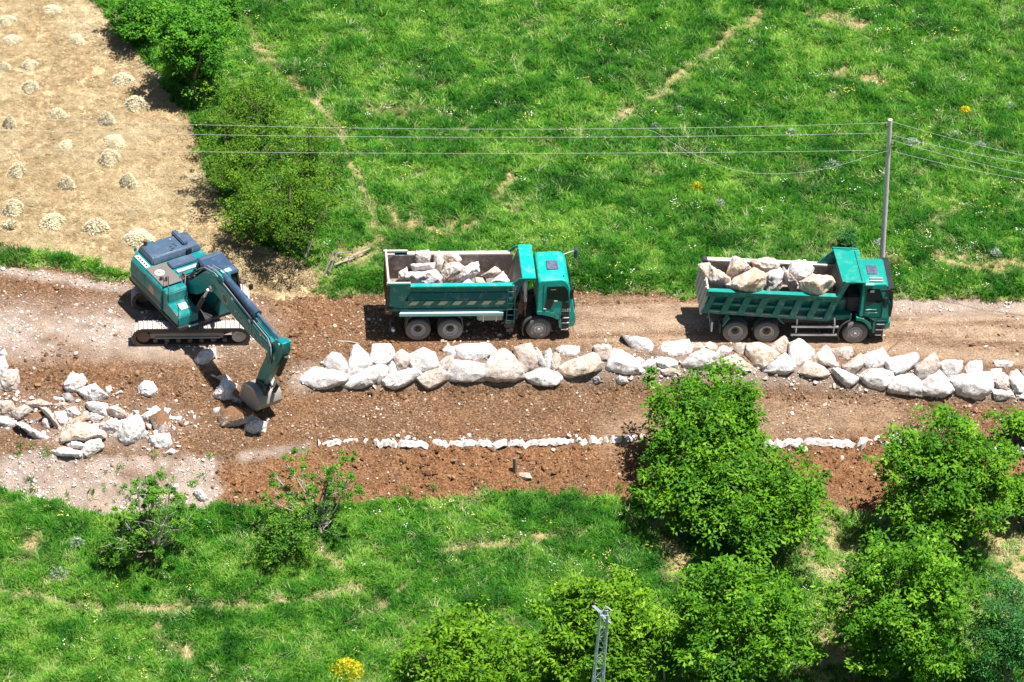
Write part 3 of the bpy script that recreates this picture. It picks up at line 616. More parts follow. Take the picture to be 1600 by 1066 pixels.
WALL = [
 (WA, [(60,360),(180,260),(300,290),(430,310),(470,360),(400,400),(270,440),(180,445),(90,410)], 'rw', 'wide white boulder at the very left end of the wall, lower course'),
 (WA, [(260,210),(340,130),(410,140),(470,230),(470,300),(380,300),(310,260)], 'rw', 'first white boulder of the upper course, resting on the leftmost wide one'),
 (WA, [(480,260),(520,90),(560,70),(640,140),(670,200),(640,260),(520,340),(480,330)], 'rw', 'tall pointed white boulder second in the upper course from the excavator'),
 (WA, [(680,180),(710,60),(850,60),(890,140),(860,190),(790,240),(700,210)], 'rw', 'clean bright blocky boulder left of the rear wheels of the left truck'),
 (WA, [(640,190),(690,190),(700,220),(660,250),(630,240)], 'rw', 'very small white stone wedged beside the tall pointed boulder'),
 (WA, [(430,400),(560,310),(690,250),(750,300),(740,350),(700,400),(580,440),(440,430)], 'rw', 'low sloping boulder second in the lower course from the left end'),
 (WA, [(700,250),(760,240),(800,230),(840,280),(770,390),(740,390),(730,330)], 'rw', 'narrow slanted filler stone under the clean bright block'),
 (WA, [(840,240),(880,190),(920,290),(860,320),(840,290)], 'rw', 'small triangular stone just right of the clean bright block'),
 (WA, [(890,150),(960,100),(1030,150),(1040,210),(940,290),(890,190)], 'rd', 'greyish dusty boulder below the rearmost wheel of the left truck'),
 (WA, [(1040,150),(1150,90),(1240,130),(1270,230),(1220,270),(1120,290),(1040,250)], 'rw', 'rounded hollowed white boulder below the gap of the left truck rear wheels'),
 (WA, [(800,340),(1000,280),(1100,280),(1110,330),(1000,400),(900,445),(810,400)], 'rw', 'long white boulder in the lower course under the greyish dusty one'),
 (WA, [(1100,350),(1260,265),(1350,300),(1370,350),(1250,430),(1190,440),(1130,380)], 'rd', 'soil edged boulder in the lower course with a brown patch at its foot'),
 (WA, [(1330,100),(1370,60),(1470,100),(1480,150),(1410,160),(1330,130)], 'rw', 'small flat white boulder on top below the second wheel of the left truck'),
 (WA, [(1270,230),(1340,170),(1410,160),(1390,260),(1330,285),(1270,250)], 'rd', 'small pinkish boulder under the small flat one'),
 (WB, [(-100,130),(-20,115),(70,105),(180,100),(250,185),(200,215),(60,260),(-20,265),(-90,200)], 'rw', 'wide white slab of the upper course below the fuel tank of the left truck'),
 (WB, [(-150,280),(-130,240),(0,270),(140,285),(165,340),(140,420),(0,430),(-150,420)], 'rw', 'wide rectangular boulder of the lower course under the wide white slab'),
 (WB, [(160,360),(240,200),(330,165),(400,210),(470,310),(490,390),(400,420),(250,425),(170,410)], 'rd', 'huge rounded pyramid boulder filling both courses left of the left truck front wheel'),
 (WB, [(430,140),(560,110),(600,200),(610,300),(500,355),(470,300),(430,200)], 'rd', 'tall upright dusty block right of the huge pyramid boulder'),
 (WB, [(600,150),(630,145),(680,230),(700,290),(670,300),(620,250)], 'rw', 'thin white sliver of rock leaning beside the tall upright block'),
 (WB, [(690,290),(700,180),(740,150),(760,200),(740,310),(710,325)], 'rw', 'narrow upright white stone right of the thin sliver'),
 (WB, [(760,200),(800,190),(830,240),(810,310),(770,330),(745,290)], 'rd', 'small greyish stone with a hollow beside the narrow upright one'),
 (WB, [(800,150),(860,120),(990,125),(990,180),(920,225),(850,220)], 'rw', 'flat topped white boulder just right of the left truck front bumper'),
 (WB, [(480,370),(700,330),(830,380),(820,450),(730,480),(600,460)], 'rw', 'crumbly white boulder half buried at the foot, below the thin sliver'),
 (WB, [(830,290),(1110,190),(1150,220),(1180,330),(1000,380),(900,400),(840,350)], 'rt', 'long cream boulder of the lower course slanting up to the right'),
 (WB, [(1140,120),(1270,120),(1290,200),(1290,245),(1170,240),(1140,200)], 'rd', 'small square dusty block on top between the two trucks'),
 (WB, [(1260,290),(1320,160),(1430,200),(1520,270),(1520,360),(1400,360),(1260,340)], 'rw', 'broad crumbling white boulder right of the small square block'),
 (WC, [(-130,30),(0,55),(60,60),(100,100),(90,200),(30,215),(-50,150)], 'rw', 'large white boulder standing highest between the two trucks'),
 (WC, [(-60,240),(-10,205),(35,235),(0,270),(-50,270)], 'rw', 'small white stone under the highest boulder between the trucks'),
 (WC, [(165,140),(220,90),(390,65),(415,140),(410,190),(290,215),(180,190)], 'rw', 'wide bright boulder of the upper course behind the right truck tail'),
 (WC, [(420,100),(500,85),(540,120),(500,150),(430,150)], 'rd', 'small brownish stone right of the wide bright boulder'),
 (WC, [(540,95),(590,80),(640,110),(640,155),(580,155)], 'rt', 'small cream stone below the shadow behind the right truck'),
 (WC, [(640,150),(690,110),(760,140),(740,180),(680,205),(650,190)], 'rw', 'small round white boulder just left of the right truck rearmost wheel'),
 (WC, [(760,130),(830,90),(890,100),(905,170),(860,205),(810,180)], 'rd', 'grey sided boulder below the rearmost wheel of the right truck'),
 (WC, [(0,280),(80,220),(120,230),(130,290),(40,300)], 'rw', 'low white stone in the lower course left of the leafy tree top'),
 (WC, [(120,210),(230,205),(315,240),(300,290),(180,290)], 'rw', 'white boulder with a tuft of green weed on it'),
 (WC, [(-20,280),(30,300),(50,340),(0,350)], 'rw', 'little white stone at the foot of the wall left of the weed tuft boulder'),
 (WC, [(360,250),(520,145),(640,180),(640,230),(560,300),(400,300)], 'rw', 'big white boulder of the lower course rising behind the walnut tree tip'),
 (WC, [(180,310),(310,290),(330,330),(270,360),(200,350)], 'rd', 'broken white stone low in front of the weed tuft boulder'),
 (WC, [(640,230),(800,190),(870,240),(960,310),(800,330),(680,290)], 'rt', 'flat pinkish boulder half hidden by the right edge of the walnut crown'),
 (WC, [(900,110),(1000,90),(1130,170),(1140,200),(1060,270),(990,295),(900,200)], 'rt', 'large cream boulder pointing down, below the middle wheel of the right truck'),
 (WC, [(1090,110),(1200,35),(1240,100),(1230,170),(1160,175),(1100,150)], 'rd', 'pointed greyish boulder sticking up above the wall beside the right truck wheel'),
 (WC, [(1250,100),(1330,70),(1440,150),(1430,210),(1340,280),(1290,270),(1250,180)], 'rw', 'big grey veined rounded boulder below the side rail of the right truck'),
 (WC, [(1025,315),(1140,220),(1210,180),(1280,260),(1290,310),(1200,340)], 'rw', 'white triangular boulder of the lower course left of the grey veined one'),
 (WD, [(-60,170),(50,60),(80,80),(145,200),(130,220),(0,190)], 'rd', 'grey pyramid boulder left of the right truck front wheel'),
 (WC, [(1330,330),(1400,235),(1500,270),(1560,320),(1550,370),(1400,360)], 'rt', 'pinkish domed boulder at the foot below the grey pyramid boulder'),
 (WD, [(90,80),(240,65),(265,110),(240,155),(150,150)], 'rd', 'low flat boulder directly below the right truck front wheel'),
 (WD, [(190,205),(320,120),(355,170),(340,210),(260,270),(200,230)], 'rd', 'tilted box shaped boulder below the right truck cab'),
 (WD, [(350,130),(490,80),(530,150),(520,200),(430,235),(380,230),(350,180)], 'rw', 'rounded white boulder with the thin stick lying against it'),
 (WD, [(80,240),(140,225),(300,300),(290,330),(210,370),(180,310)], 'rw', 'long white lower boulder slanting down under the tilted box boulder'),
 (WD, [(530,160),(740,120),(760,160),(740,210),(620,275),(570,270),(535,220)], 'rw', 'large clean white boulder first in the upper course right of the trucks'),
 (WD, [(325,290),(400,240),(540,255),(580,285),(540,350),(480,400),(400,370),(330,320)], 'rw', 'large flat faced boulder of the lower course under the thin stick'),
 (WD, [(760,210),(890,120),(935,200),(920,250),(800,330),(760,290)], 'rd', 'tall pinkish boulder leaning right, second right of the trucks'),
 (WD, [(540,350),(610,285),(740,275),(790,345),(790,440),(560,410)], 'rw', 'big smooth cream white block in the lower course right of the trucks'),
 (WD, [(795,345),(930,240),(1045,380),(1040,410),(960,445),(800,430)], 'rw', 'big white triangular block beside the smooth cream white one'),
 (WD, [(945,195),(1000,170),(1110,175),(1110,250),(1030,295),(970,270)], 'rw', 'medium heart shaped white boulder in the upper course near the right edge'),
 (WD, [(1140,230),(1180,180),(1260,180),(1270,230),(1250,295),(1160,285)], 'rw', 'small square white boulder with a hollow, right of the heart shaped one'),
 (WD, [(1020,320),(1080,285),(1250,300),(1330,265),(1345,370),(1260,460),(1100,430),(1040,360)], 'rw', 'widest white boulder of the lower course, above the right walnut tree'),
 (WD, [(1370,175),(1440,170),(1510,185),(1460,250),(1380,230)], 'rw', 'flat white slab lying on the road edge near the right edge of the picture'),
 (WD, [(1330,290),(1350,240),(1420,240),(1400,330),(1340,340)], 'rw', 'small bluish white stone below the flat slab on the road edge'),
 (WD, [(1385,330),(1430,260),(1490,310),(1480,390),(1440,400),(1390,370)], 'rd', 'dusty oval boulder near the right edge'),
 (WD, [(1490,270),(1550,250),(1600,310),(1600,410),(1530,405),(1490,340)], 'rw', 'upright white boulder right of the dusty oval one'),
 (WD, [(1355,390),(1500,410),(1520,460),(1380,475)], 'rw', 'low white stone at the foot under the dusty oval boulder'),
 (WD, [(1540,420),(1640,420),(1640,470),(1550,465)], 'rw', 'lowest white stone cut off by the right edge'),
 (WD, [(1580,240),(1650,240),(1650,320),(1600,300)], 'rd', 'grey boulder of the upper course cut off by the right edge'),
]
for (o_, s_), p_, m_, l_ in WALL: rock(o_, s_, p_, m_, l_, 'boulders stacked in the retaining wall', lift=.05, thick=.64, grow=1.22, flat=True)
RO = ((0, 540), 5.333); RZ = ((320, 450), 4.444)
RUB = [
 (RO, [(0,60),(35,30),(55,70),(45,100),(0,100)], 'rw', 'small pointed white rock at the left edge above two bigger ones'),
 (RO, [(-30,110),(30,105),(60,170),(50,220),(15,270),(-30,270)], 'rw', 'bright white rock cut off by the left edge'),
 (RO, [(0,290),(50,220),(140,220),(150,300),(130,370),(70,400),(0,380)], 'rd', 'large dusty round rock alone near the left edge'),
 (RO, [(540,310),(590,240),(680,250),(710,310),(650,380),(590,400),(545,370)], 'rw', 'egg shaped white rock standing at the top of the rubble heap'),
 (RO, [(660,380),(790,325),(830,370),(885,420),(790,470),(740,465)], 'rw', 'flat white rock with a tan hollow right of the egg shaped rock'),
 (RO, [(885,350),(920,340),(940,390),(910,415),(885,400)], 'rw', 'small upright pale rock right of the hollowed flat rock'),
 (RO, [(920,420),(1000,375),(1020,395),(930,430)], 'rw', 'thin white splinter lying by the small upright rock'),
 (RO, [(1160,350),(1210,305),(1270,310),(1300,370),(1280,420),(1220,430),(1165,400)], 'rw', 'round white rock alone on the soil below the excavator track'),
 (RO, [(450,430),(530,440),(540,470),(450,475)], 'rw', 'small pale rock left of the blue grey one'),
 (RO, [(520,410),(580,400),(610,450),(590,490),(540,460)], 'rg', 'small blue grey rock below the egg shaped rock'),
 (RO, [(450,490),(530,475),(580,500),(540,530),(460,520)], 'rt', 'flat pinkish rock under the blue grey one'),
 (RO, [(560,530),(620,515),(665,570),(620,600),(560,590)], 'rw', 'pale rounded rock in the middle of the heap, above the orange tan ones'),
 (RO, [(730,480),(800,475),(890,490),(880,590),(800,570),(740,520)], 'rw', 'bluish white broken rock under the hollowed flat rock'),
 (RO, [(740,590),(790,570),(850,600),(800,655),(740,630)], 'rw', 'small triangular white rock under the bluish white broken one'),
 (RO, [(890,530),(960,510),(1050,560),(1050,600),(1000,620),(930,580)], 'rd', 'dusty grey rock between the heap and the big white slab'),
 (RO, [(845,660),(930,620),(1040,650),(1050,690),(960,750),(870,720)], 'rw', 'flat oval white rock left part of the bright pair'),
 (RO, [(960,750),(1060,620),(1150,600),(1190,680),(1150,810),(1090,850),(1010,830)], 'rw', 'biggest bright white slab of the rubble'),
 (RO, [(1100,700),(1130,670),(1190,720),(1240,780),(1180,795),(1110,740)], 'rg', 'dark grey rock lying on the biggest bright slab'),
 (RO, [(1180,590),(1290,510),(1330,540),(1280,620),(1210,640)], 'rw', 'slanted white rock behind the soil covered rock'),
 (RO, [(1270,600),(1350,560),(1410,620),(1400,740),(1290,740)], 'rs', 'white rock with brown soil heaped on its top'),
 (RO, [(1260,760),(1400,740),(1420,820),(1360,880),(1260,840)], 'rw', 'pinkish white rock in front of the soil covered one'),
 (RO, [(1370,520),(1420,530),(1420,590),(1370,570)], 'rw', 'small white rock at the far right corner of the heap'),
 (RO, [(1420,590),(1510,600),(1500,640),(1420,630)], 'rw', 'rightmost little white rock of the heap'),
 (RO, [(1370,900),(1430,860),(1460,880),(1450,915)], 'rw', 'small white rock beside the green weeds below the heap'),
 (RO, [(480,790),(570,680),(700,650),(850,730),(850,770),(700,790),(520,830)], 'rt', 'large orange tan flat rock in the front of the heap'),
 (RO, [(540,650),(620,610),(720,560),(735,610),(640,680)], 'rt', 'narrow orange tan rock behind the large tan one'),
 (RO, [(560,820),(620,790),(710,820),(680,860),(580,855)], 'rw', 'white rock tucked under the large tan one'),
 (RO, [(680,880),(720,810),(820,790),(850,850),(740,925),(690,920)], 'rw', 'clean white rock at the front edge of the heap, right one'),
 (RO, [(440,880),(540,850),(680,890),(680,930),(480,920)], 'rw', 'long low white rock at the very front of the heap'),
 (RO, [(140,650),(200,650),(390,760),(380,795),(290,775),(190,700)], 'rw', 'long thin white rock slanting down at the left front of the heap'),
 (RO, [(340,530),(400,530),(470,620),(520,720),(490,740),(430,640)], 'rd', 'steep dusty slab slanting down in the middle left of the heap'),
 (RO, [(220,480),(320,450),(420,490),(360,530),(240,520)], 'rd', 'broad pale rock at the back left of the heap'),
 (RO, [(90,560),(200,500),(260,540),(200,610),(130,620)], 'rd', 'grey pitted rock at the left of the heap'),
 (RO, [(210,600),(300,560),(370,580),(300,650),(230,650)], 'rs', 'brown soil topped rock in the left half of the heap'),
 (RO, [(0,470),(90,470),(130,540),(60,580),(0,560)], 'rd', 'pale crumbling rock at the left edge, upper one of two'),
 (RO, [(0,600),(60,600),(130,640),(80,690),(0,670)], 'rw', 'white rock at the left edge, lower one of two'),
 (RO, [(370,600),(420,600),(440,720),(390,720),(350,650)], 'rd', 'upright grey rock next to the steep dusty slab'),
 (RO, [(460,560),(540,560),(560,620),(530,700),(480,650)], 'rw', 'white rock between the steep slab and the tan rocks'),
 (((0, 0), 1), [(306,560),(318,548),(334,546),(335,556),(322,570),(308,570)], 'rw', 'white rock just under the excavator track near the arm shadow'),
 (RZ, [(70,730),(130,640),(210,680),(180,760),(130,790),(70,760)], 'rw', 'white rock left of the excavator bucket under the arm shadow'),
 (RZ, [(180,740),(220,690),(290,720),(260,790),(200,790)], 'rs', 'brown dirt covered rock touching the excavator bucket'),
 (RZ, [(95,950),(120,860),(190,830),(300,860),(350,910),(220,970),(120,970)], 'rs', 'wide white rock in front of the bucket with a little soil on it'),
 (RZ, [(290,950),(350,920),(420,940),(410,1010),(350,1025),(290,990)], 'rw', 'round white rock directly below the bucket'),
 (RZ, [(60,840),(100,830),(100,870),(65,875)], 'rw', 'little white stone left of the rocks by the bucket'),
 (RZ, [(80,620),(140,600),(180,640),(120,650)], 'rd', 'small dusty rock half buried above the rocks by the bucket'),
 (((0, 0), 1), [(1368,812),(1374,806),(1384,806),(1383,815),(1376,821),(1370,820)], 'rg', 'grey white rock in the shade of the right walnut tree'),
 (((0, 0), 1), [(963,592),(969,588),(978,591),(980,597),(973,600),(966,599)], 'rw', 'small white rock at the foot of the wall between the trucks'), 
 (((0, 0), 1), [(925,590),(935,588),(938,596),(930,600)], 'rg', 'small grey stone on soil below the long cream boulder'),
 (((0, 0), 1), [(1238,697),(1243,694),(1249,701),(1258,698),(1262,705),(1252,708),(1243,703)], 'rw', 'white rock lying in the red soil hollow below the concrete strip'),
 (((0, 0), 1), [(808,742),(814,739),(826,740),(829,747),(818,750),(810,748)], 'rt', 'cream stone beside the short post stump'),
 (((0, 0), 1), [(304,768),(313,766),(323,778),(318,784),(307,778)], 'rw', 'small white stone on the pale gravel edge above the left grass'),
]
for (o_, s_), p_, m_, l_ in RUB: rock(o_, s_, p_, m_, l_, 'white rocks lying loose on the ground', thick=.7, lift=.4, grow=1.26, name='rock', cat='rock')
L2 = ((1080, 385), 6.667); L1 = ((570, 360), 4.444)
LOAD2 = [
 ([(80,200),(190,180),(212,290),(200,420),(140,360),(90,270)], 2.55, 'rt', 'tall tan rock leaning over the tail of the right truck'),
 ([(200,210),(390,330),(405,400),(425,470),(180,455),(190,330)], 2.5, 'rt', 'triangular pinkish rock in the rear near corner of the right truck load'),
 ([(380,270),(430,140),(470,110),(570,180),(620,230),(520,290),(420,330)], 2.65, 'rt', 'pointed cream rock standing by the far wall of the right truck load'),
 ([(390,400),(640,240),(780,310),(760,400),(690,490),(540,480),(430,450)], 2.75, 'rt', 'largest white rock in the middle of the right truck load'),
 ([(640,150),(800,120),(900,160),(900,230),(790,270),(680,230)], 2.75, 'rd', 'oval grey rock resting on the far rim of the right truck'),
 ([(780,330),(800,280),(920,240),(960,300),(930,390),(890,460),(800,490)], 2.5, 'rw', 'upright white rock right of the largest one in the right truck'),
 ([(1000,290),(1060,170),(1190,150),(1260,230),(1230,310),(1110,360),(1050,330)], 2.7, 'rw', 'brightest white round rock in the front half of the right truck load'),
 ([(950,310),(970,230),(1040,330),(1110,380),(1090,450),(1040,450)], 2.5, 'rd', 'narrow grey rock leaning under the brightest one in the right truck'),
 ([(1145,370),(1260,305),(1450,330),(1480,380),(1350,510),(1230,500),(1160,440)], 2.75, 'rt', 'wide brown hollowed rock nearest the headboard of the right truck'),
 ([(1050,500),(1100,460),(1105,510)], 2.2, 'rw', 'small white triangle of rock at the near wall of the right truck load'),
 ([(740,460),(780,465),(780,505),(740,505)], 2.2, 'rw', 'little white stone at the near wall under the largest rock of the right truck'),
]
for p_, z_, m_, l_ in LOAD2: rock(L2[0], L2[1], p_, m_, l_, 'rocks loaded in the right truck', base=z_, thick=.8, grow=1.22)
LOAD1 = [
 ([(360,150),(440,140),(450,180),(440,225),(375,230),(355,200)], 2.9, 'rd', 'upright rock at the far wall of the left truck, rearmost there'),
 ([(330,240),(480,225),(480,280),(350,285)], 2.6, 'rw', 'flat white rock in front of the rearmost upright one in the left truck'),
 ([(240,290),(290,258),(300,300),(300,340),(240,345)], 2.1, 'rw', 'dust white rock nearest the tailgate of the left truck'),
 ([(300,295),(480,285),(530,330),(520,385),(370,385),(300,330)], 2.4, 'rw', 'large white rock at the near wall of the left truck load'),
 ([(485,180),(520,150),(545,200),(540,280),(510,300),(485,260)], 2.65, 'rd', 'narrow upright grey rock in the middle of the left truck load'),
 ([(545,170),(630,155),(665,200),(640,240),(560,230)], 2.85, 'rt', 'cream rock against the far wall of the left truck'),
 ([(540,300),(560,240),(640,230),(685,260),(660,320),(590,360),(540,345)], 2.6, 'rt', 'large orange tan rock in the centre of the left truck load'),
 ([(690,260),(780,225),(790,290),(720,340),(620,365)], 2.45, 'rw', 'smooth white slab right of the orange tan rock in the left truck'),
 ([(820,310),(900,255),(950,290),(900,320),(850,330)], 2.5, 'rd', 'grey edged rock nearest the headboard at the back of the left truck load'),
 ([(860,370),(930,310),(960,290),(1000,350),(990,385)], 2.35, 'rw', 'pointed white rock in the front near corner of the left truck load'),
 ([(770,330),(830,330),(850,385),(770,385)], 2.2, 'rt', 'low pinkish rock left of the pointed one in the left truck'),
 ([(660,385),(720,340),(770,385)], 2.25, 'rw', 'small peaked rock at the near wall middle of the left truck'),
]
for p_, z_, m_, l_ in LOAD1: rock(L1[0], L1[1], p_, m_, l_, 'rocks loaded in the left truck', base=z_, thick=.8, grow=1.22)

# concrete strip (top of an old wall) in broken lengths
def wallstrip(pts, label, h=.16, w=.13):
    rg = random.Random(int(pts[0][0])); n = max(6, int((pts[-1][0]-pts[0][0])/4.5)); lp = []
    us = np.linspace(pts[0][0], pts[-1][0], n)
    for u in us:
        v = line(u, pts); p = P(u, v, 0); x = p[0]; z = zl(x, -.9, -1.4)+.055; p = P(u, v, z); q_ = float(vn(np.array([u*.11]), np.array([3.]))[0]); ww = w*(.5+1.3*q_)*rg.uniform(.8, 1.2); o = rg.uniform(-.03, .03)-.04*q_; t = z+rg.uniform(-.07, .05)-(.12 if rg.random() < .17 else 0)
        lp.append([(p[0], p[1]+ww/2+o, t-.5), (p[0], p[1]+ww/2+o, t-.02), (p[0], p[1]+ww*.3+o, t+.02), (p[0], p[1]-ww/2+o, t), (p[0], p[1]-ww/2-.04+o, t-h*.4), (p[0], p[1]-ww/2-.10+o, t-h)])
    m = MB(); m.loft(lp); m.bm.normal_update(); o = m.build('concrete_wall', 'conc'); tag(o, label, 'low wall', 'broken lengths of low white wall')
wallstrip([(497, 688), (560, 686), (640, 690), (700, 689), (760, 688), (792, 689)], 'longest white concrete wall edge running right from the bare shrub')
wallstrip([(793, 690), (850, 687), (950, 683), (1008, 679)], 'white concrete wall edge behind the short post stump, ending under the big walnut')
wallstrip([(1195, 688), (1260, 686), (1345, 689)], 'white concrete wall edge right of the big walnut above the red hollow')
wallstrip([(1340, 690), (1360, 684), (1400, 684), (1440, 692)], 'thicker white wall corner piece left of the right walnut', .9, .42)
wallstrip([(1520, 694), (1560, 698), (1620, 702)], 'white concrete wall edge cut off by the right side of the picture')

# ------------------------------------------------------------------ trees
def tree(u, v, w, h, m, label, nl, cat='tree', name='walnut_tree', group=None, clump=.55, lsz=(.205, .085), dense=1., bk='bark', seed=1, droop=.5, nclump=None, zfac=1., thin=1., limbs=10, shell=.55, lp=3):
    rg = np.random.default_rng(seed); a = w/37/2
    cc = math.sqrt(max((h/37/2)**2-(a*.595)**2, .2*a*a))/.804*zfac
    g = G(u, v+cc*30); 
    for _ in range(8):
        p = P(u, v, g.z+cc*1.12+.25); g = Vector((p[0], p[1], Hs(p[0], p[1])))
    C = np.array([p[0], p[1], g.z+cc*1.05+.25])
    root = empty(name, (p[0]+.1, p[1]-.1, g.z-.1), 0, label, cat, group); rl = np.array(root.location)
    n = nclump or int(34*a*a/clump)
    d = rg.normal(size=(n, 3)); d /= np.linalg.norm(d, axis=1)[:, None]; r = rg.random(n)**shell
    amp = np.ones(n); ph = rg.random(6)*6
    az = np.arctan2(d[:, 1], d[:, 0]); amp = 1+.14*np.sin(az*lp+ph[0])+.10*np.sin(az*(lp+2)+ph[1]+d[:, 2]*3)+np.array([.55*mnoise.noise(Vector(t)*1.6+Vector((seed, 0, 0)))+.35*mnoise.noise(Vector(t)*3.7+Vector((seed, 5, 0))) for t in d]); amp = np.clip(amp*.95, .5, 1.10)
    spr = np.where(rg.random(n) < .12, 1.16, 1.); cl = d*np.array([a, a, cc])*(r*amp*.90*spr)[:, None]
    cl[:, 2] += np.where(cl[:, 2] < 0, cl[:, 2]*-.15, 0)
    cs = clump*(.5+.75*rg.random(n))*np.where(spr > 1, .7, 1); k = rg.integers(0, n, int(nl)); wgt = cs[k]
    q = rg.normal(size=(len(k), 3)); q /= np.linalg.norm(q, axis=1)[:, None]; q *= (rg.random(len(k))**.45)[:, None]
    off = q*wgt[:, None]*np.array([1, 1, .62]); off[:, 2] -= droop*.25*(off[:, 0]**2+off[:, 1]**2)/np.maximum(wgt, .1)
    gz = np.array([mnoise.noise(Vector(t)*1.15+Vector((seed*3, 0, 0))) for t in (cl+C)])     # clumps thin out where the crown is open
    keep = RNG.random(len(k)) < np.clip(1.0+gz[k]*3.0, .04, 1); 
    fz = np.sin(off[:, 0]*7+ph[2]+k)+np.sin(off[:, 1]*8+ph[3]+k*1.7)+np.sin(off[:, 2]*9+ph[4]); keep &= fz > -1.25
    k = k[keep]; off = off[keep]; q = q[keep]; wgt = wgt[keep]
    pc = C+cl[k]+off
    # leaves: folded diamonds, tip outwards & drooping
    nn = len(k); out = off/np.maximum(np.linalg.norm(off, axis=1), 1e-3)[:, None]+rg.normal(0, .55, (nn, 3)); out[:, 2] = out[:, 2]*.6-droop*.45
    out /= np.linalg.norm(out, axis=1)[:, None]
    up = np.array([0, 0, 1.])+rg.normal(0, .45, (nn, 3))+off*.5; sd = np.cross(out, up); sd /= np.linalg.norm(sd, axis=1)[:, None]
    ls = (.6+.8*rg.random(nn))[:, None]; ll = out*lsz[0]*ls; sw = sd*lsz[1]*ls; nrm = np.cross(sd, out)*lsz[1]*.35
    V = np.stack([pc-ll*.5, pc+sw*.5*1.0-nrm, pc+ll*.5, pc-sw*.5-nrm], 1).reshape(-1, 3)-rl; F = np.arange(nn*4).reshape(-1, 4)
    tint = np.clip(.40+.22*rg.normal(size=n)[k]+rg.normal(0, .16, nn), 0, 1)
    npmesh('crown', V, F, m, root, fattr={'tint': tint})
    mb = MB(); top = C-rl; base = np.zeros(3); r0 = (.035*a+.045)*thin
    mid = base*.45+top*.55-np.array([0, 0, cc*.25]); mb.pipe([base, base*.6+mid*.4+rg.normal(0, .06, 3), mid], r0, 8, r0*.7)
    idx = rg.choice(n, min(limbs, n), replace=False)
    for j in idx:
        e = top+cl[j]*.92; s0 = base*.3+mid*.7 if rg.random() < .5 else mid; bend = s0*.5+e*.5+np.array([0, 0, -.12*cc])+rg.normal(0, .12, 3)
        mb.pipe([s0, bend, e*.8+bend*.2, e], r0*.55, 5, .012)
        for t in range(2):
            f = e+rg.normal(0, .35, 3)*min(1, a*.4); mb.pipe([bend*.4+e*.6, (bend*.3+e*.7)*.5+f*.5+rg.normal(0, .05, 3), f], r0*.22, 4, .008)
    mb.build('trunk', bk, root, True)
    return root
WG = 'leafy trees along the lower right'
tree(1106, 655, 235, 200, 'walnut', 'tall walnut tree whose tip covers the boulder wall below the right truck', 30000, seed=3, group=WG)
tree(1075, 735, 170, 160, 'walnut', 'dark leafed tree at the left foot of the tall walnut', 15000, seed=4, group=WG)
tree(1190, 778, 240, 190, 'walnut', 'broad bright green tree in front of the tall walnut', 31000, seed=5, group=WG)
tree(1152, 962, 256, 212, 'walnut', 'walnut tree standing right of the lattice mast at the bottom', 38000, seed=6, group=WG)
tree(1482, 738, 250, 240, 'walnut', 'dark green walnut tree above the others at the right, below the boulder wall', 38000, seed=7, group=WG)
tree(1414, 936, 258, 256, 'walnut', 'largest walnut tree at the lower right, in front of the pale grass clearing', 45000, seed=8, group=WG)
tree(1585, 985, 170, 200, 'blueleaf', 'bluish dark green tree in the bottom right corner', 20000, seed=9, group=WG, lsz=(.12, .05))
tree(1600, 765, 80, 90, 'walnut', 'small leafy crown cut off by the right edge beside the dark walnut', 6000, seed=10, group=WG)
tree(1590, 655, 75, 50, 'walnut', 'small branchy sapling at the right edge just below the boulders', 2300, seed=11, group=WG)
tree(942, 978, 215, 195, 'lime', 'yellow green tree behind the lattice mast', 34000, seed=12, group=WG)
tree(738, 1035, 245, 140, 'lime', 'low yellow green tree cut off by the bottom edge', 20000, seed=13, group=WG, shell=.4, clump=.4)
HG = 'trees between the hay field and the meadow'
tree(222, 18, 140, 80, 'elm', 'dark green tree leftmost at the top edge beside the hay field', 17000, name='field_tree', seed=20, group=HG, lsz=(.13, .07), clump=.45)
tree(300, 68, 165, 165, 'elm', 'dense dark green tree at the top casting shade on the hay field', 30000, name='field_tree', seed=21, group=HG, lsz=(.13, .07), clump=.45)
tree(345, 10, 80, 60, 'elm', 'rounded green crown cut off by the top edge, rightmost of the dark ones', 8000, name='field_tree', seed=22, group=HG, lsz=(.12, .07), clump=.4)
tree(392, 172, 210, 135, 'hedge', 'pale olive green bushy tree crossed by the power lines, upper one', 30000, name='field_tree', seed=23, group=HG, lsz=(.09, .05), clump=.32, shell=.5)
tree(488, 235, 150, 160, 'hedge', 'thin olive green bush reaching right into the meadow', 15000, name='field_tree', seed=24, group=HG, lsz=(.09, .05), clump=.30, shell=.5)
tree(372, 252, 160, 130, 'hedge', 'olive green bushy tree at the hay field edge under the power lines', 20000, name='field_tree', seed=25, group=HG, lsz=(.09, .05), clump=.35)
tree(448, 316, 225, 175, 'hedge', 'dense darker bushy tree nearest the excavator', 38000, name='field_tree', seed=26, group=HG, lsz=(.09, .05), clump=.36)
tree(380, 345, 80, 60, 'hedge', 'small dark bush at the foot of the dense tree behind the excavator', 7000, name='field_bush', cat='bush', seed=27, lsz=(.09, .05), clump=.3)
tree(1326, 372, 40, 34, 'blueleaf', 'dark green bush on the meadow behind the right truck headboard', 3000, name='field_bush', cat='bush', seed=28, lsz=(.08, .05), clump=.25)
SG = 'half bare shrubs on the bank edge'
tree(240, 800, 165, 150, 'shrubleaf', 'half bare shrub with whitish branches over the pale gravel at the left', 9500, thin=.5, name='bare_shrub', cat='shrub', bk='palebark', seed=30, group=SG, lsz=(.11, .06), clump=.22, nclump=130, limbs=26, shell=.4)
tree(495, 765, 175, 150, 'shrubleaf', 'half bare shrub with a forked grey trunk over the brown bank', 11000, thin=.55, name='bare_shrub', cat='shrub', bk='palebark', seed=31, group=SG, lsz=(.11, .06), clump=.22, nclump=150, limbs=24, shell=.4)
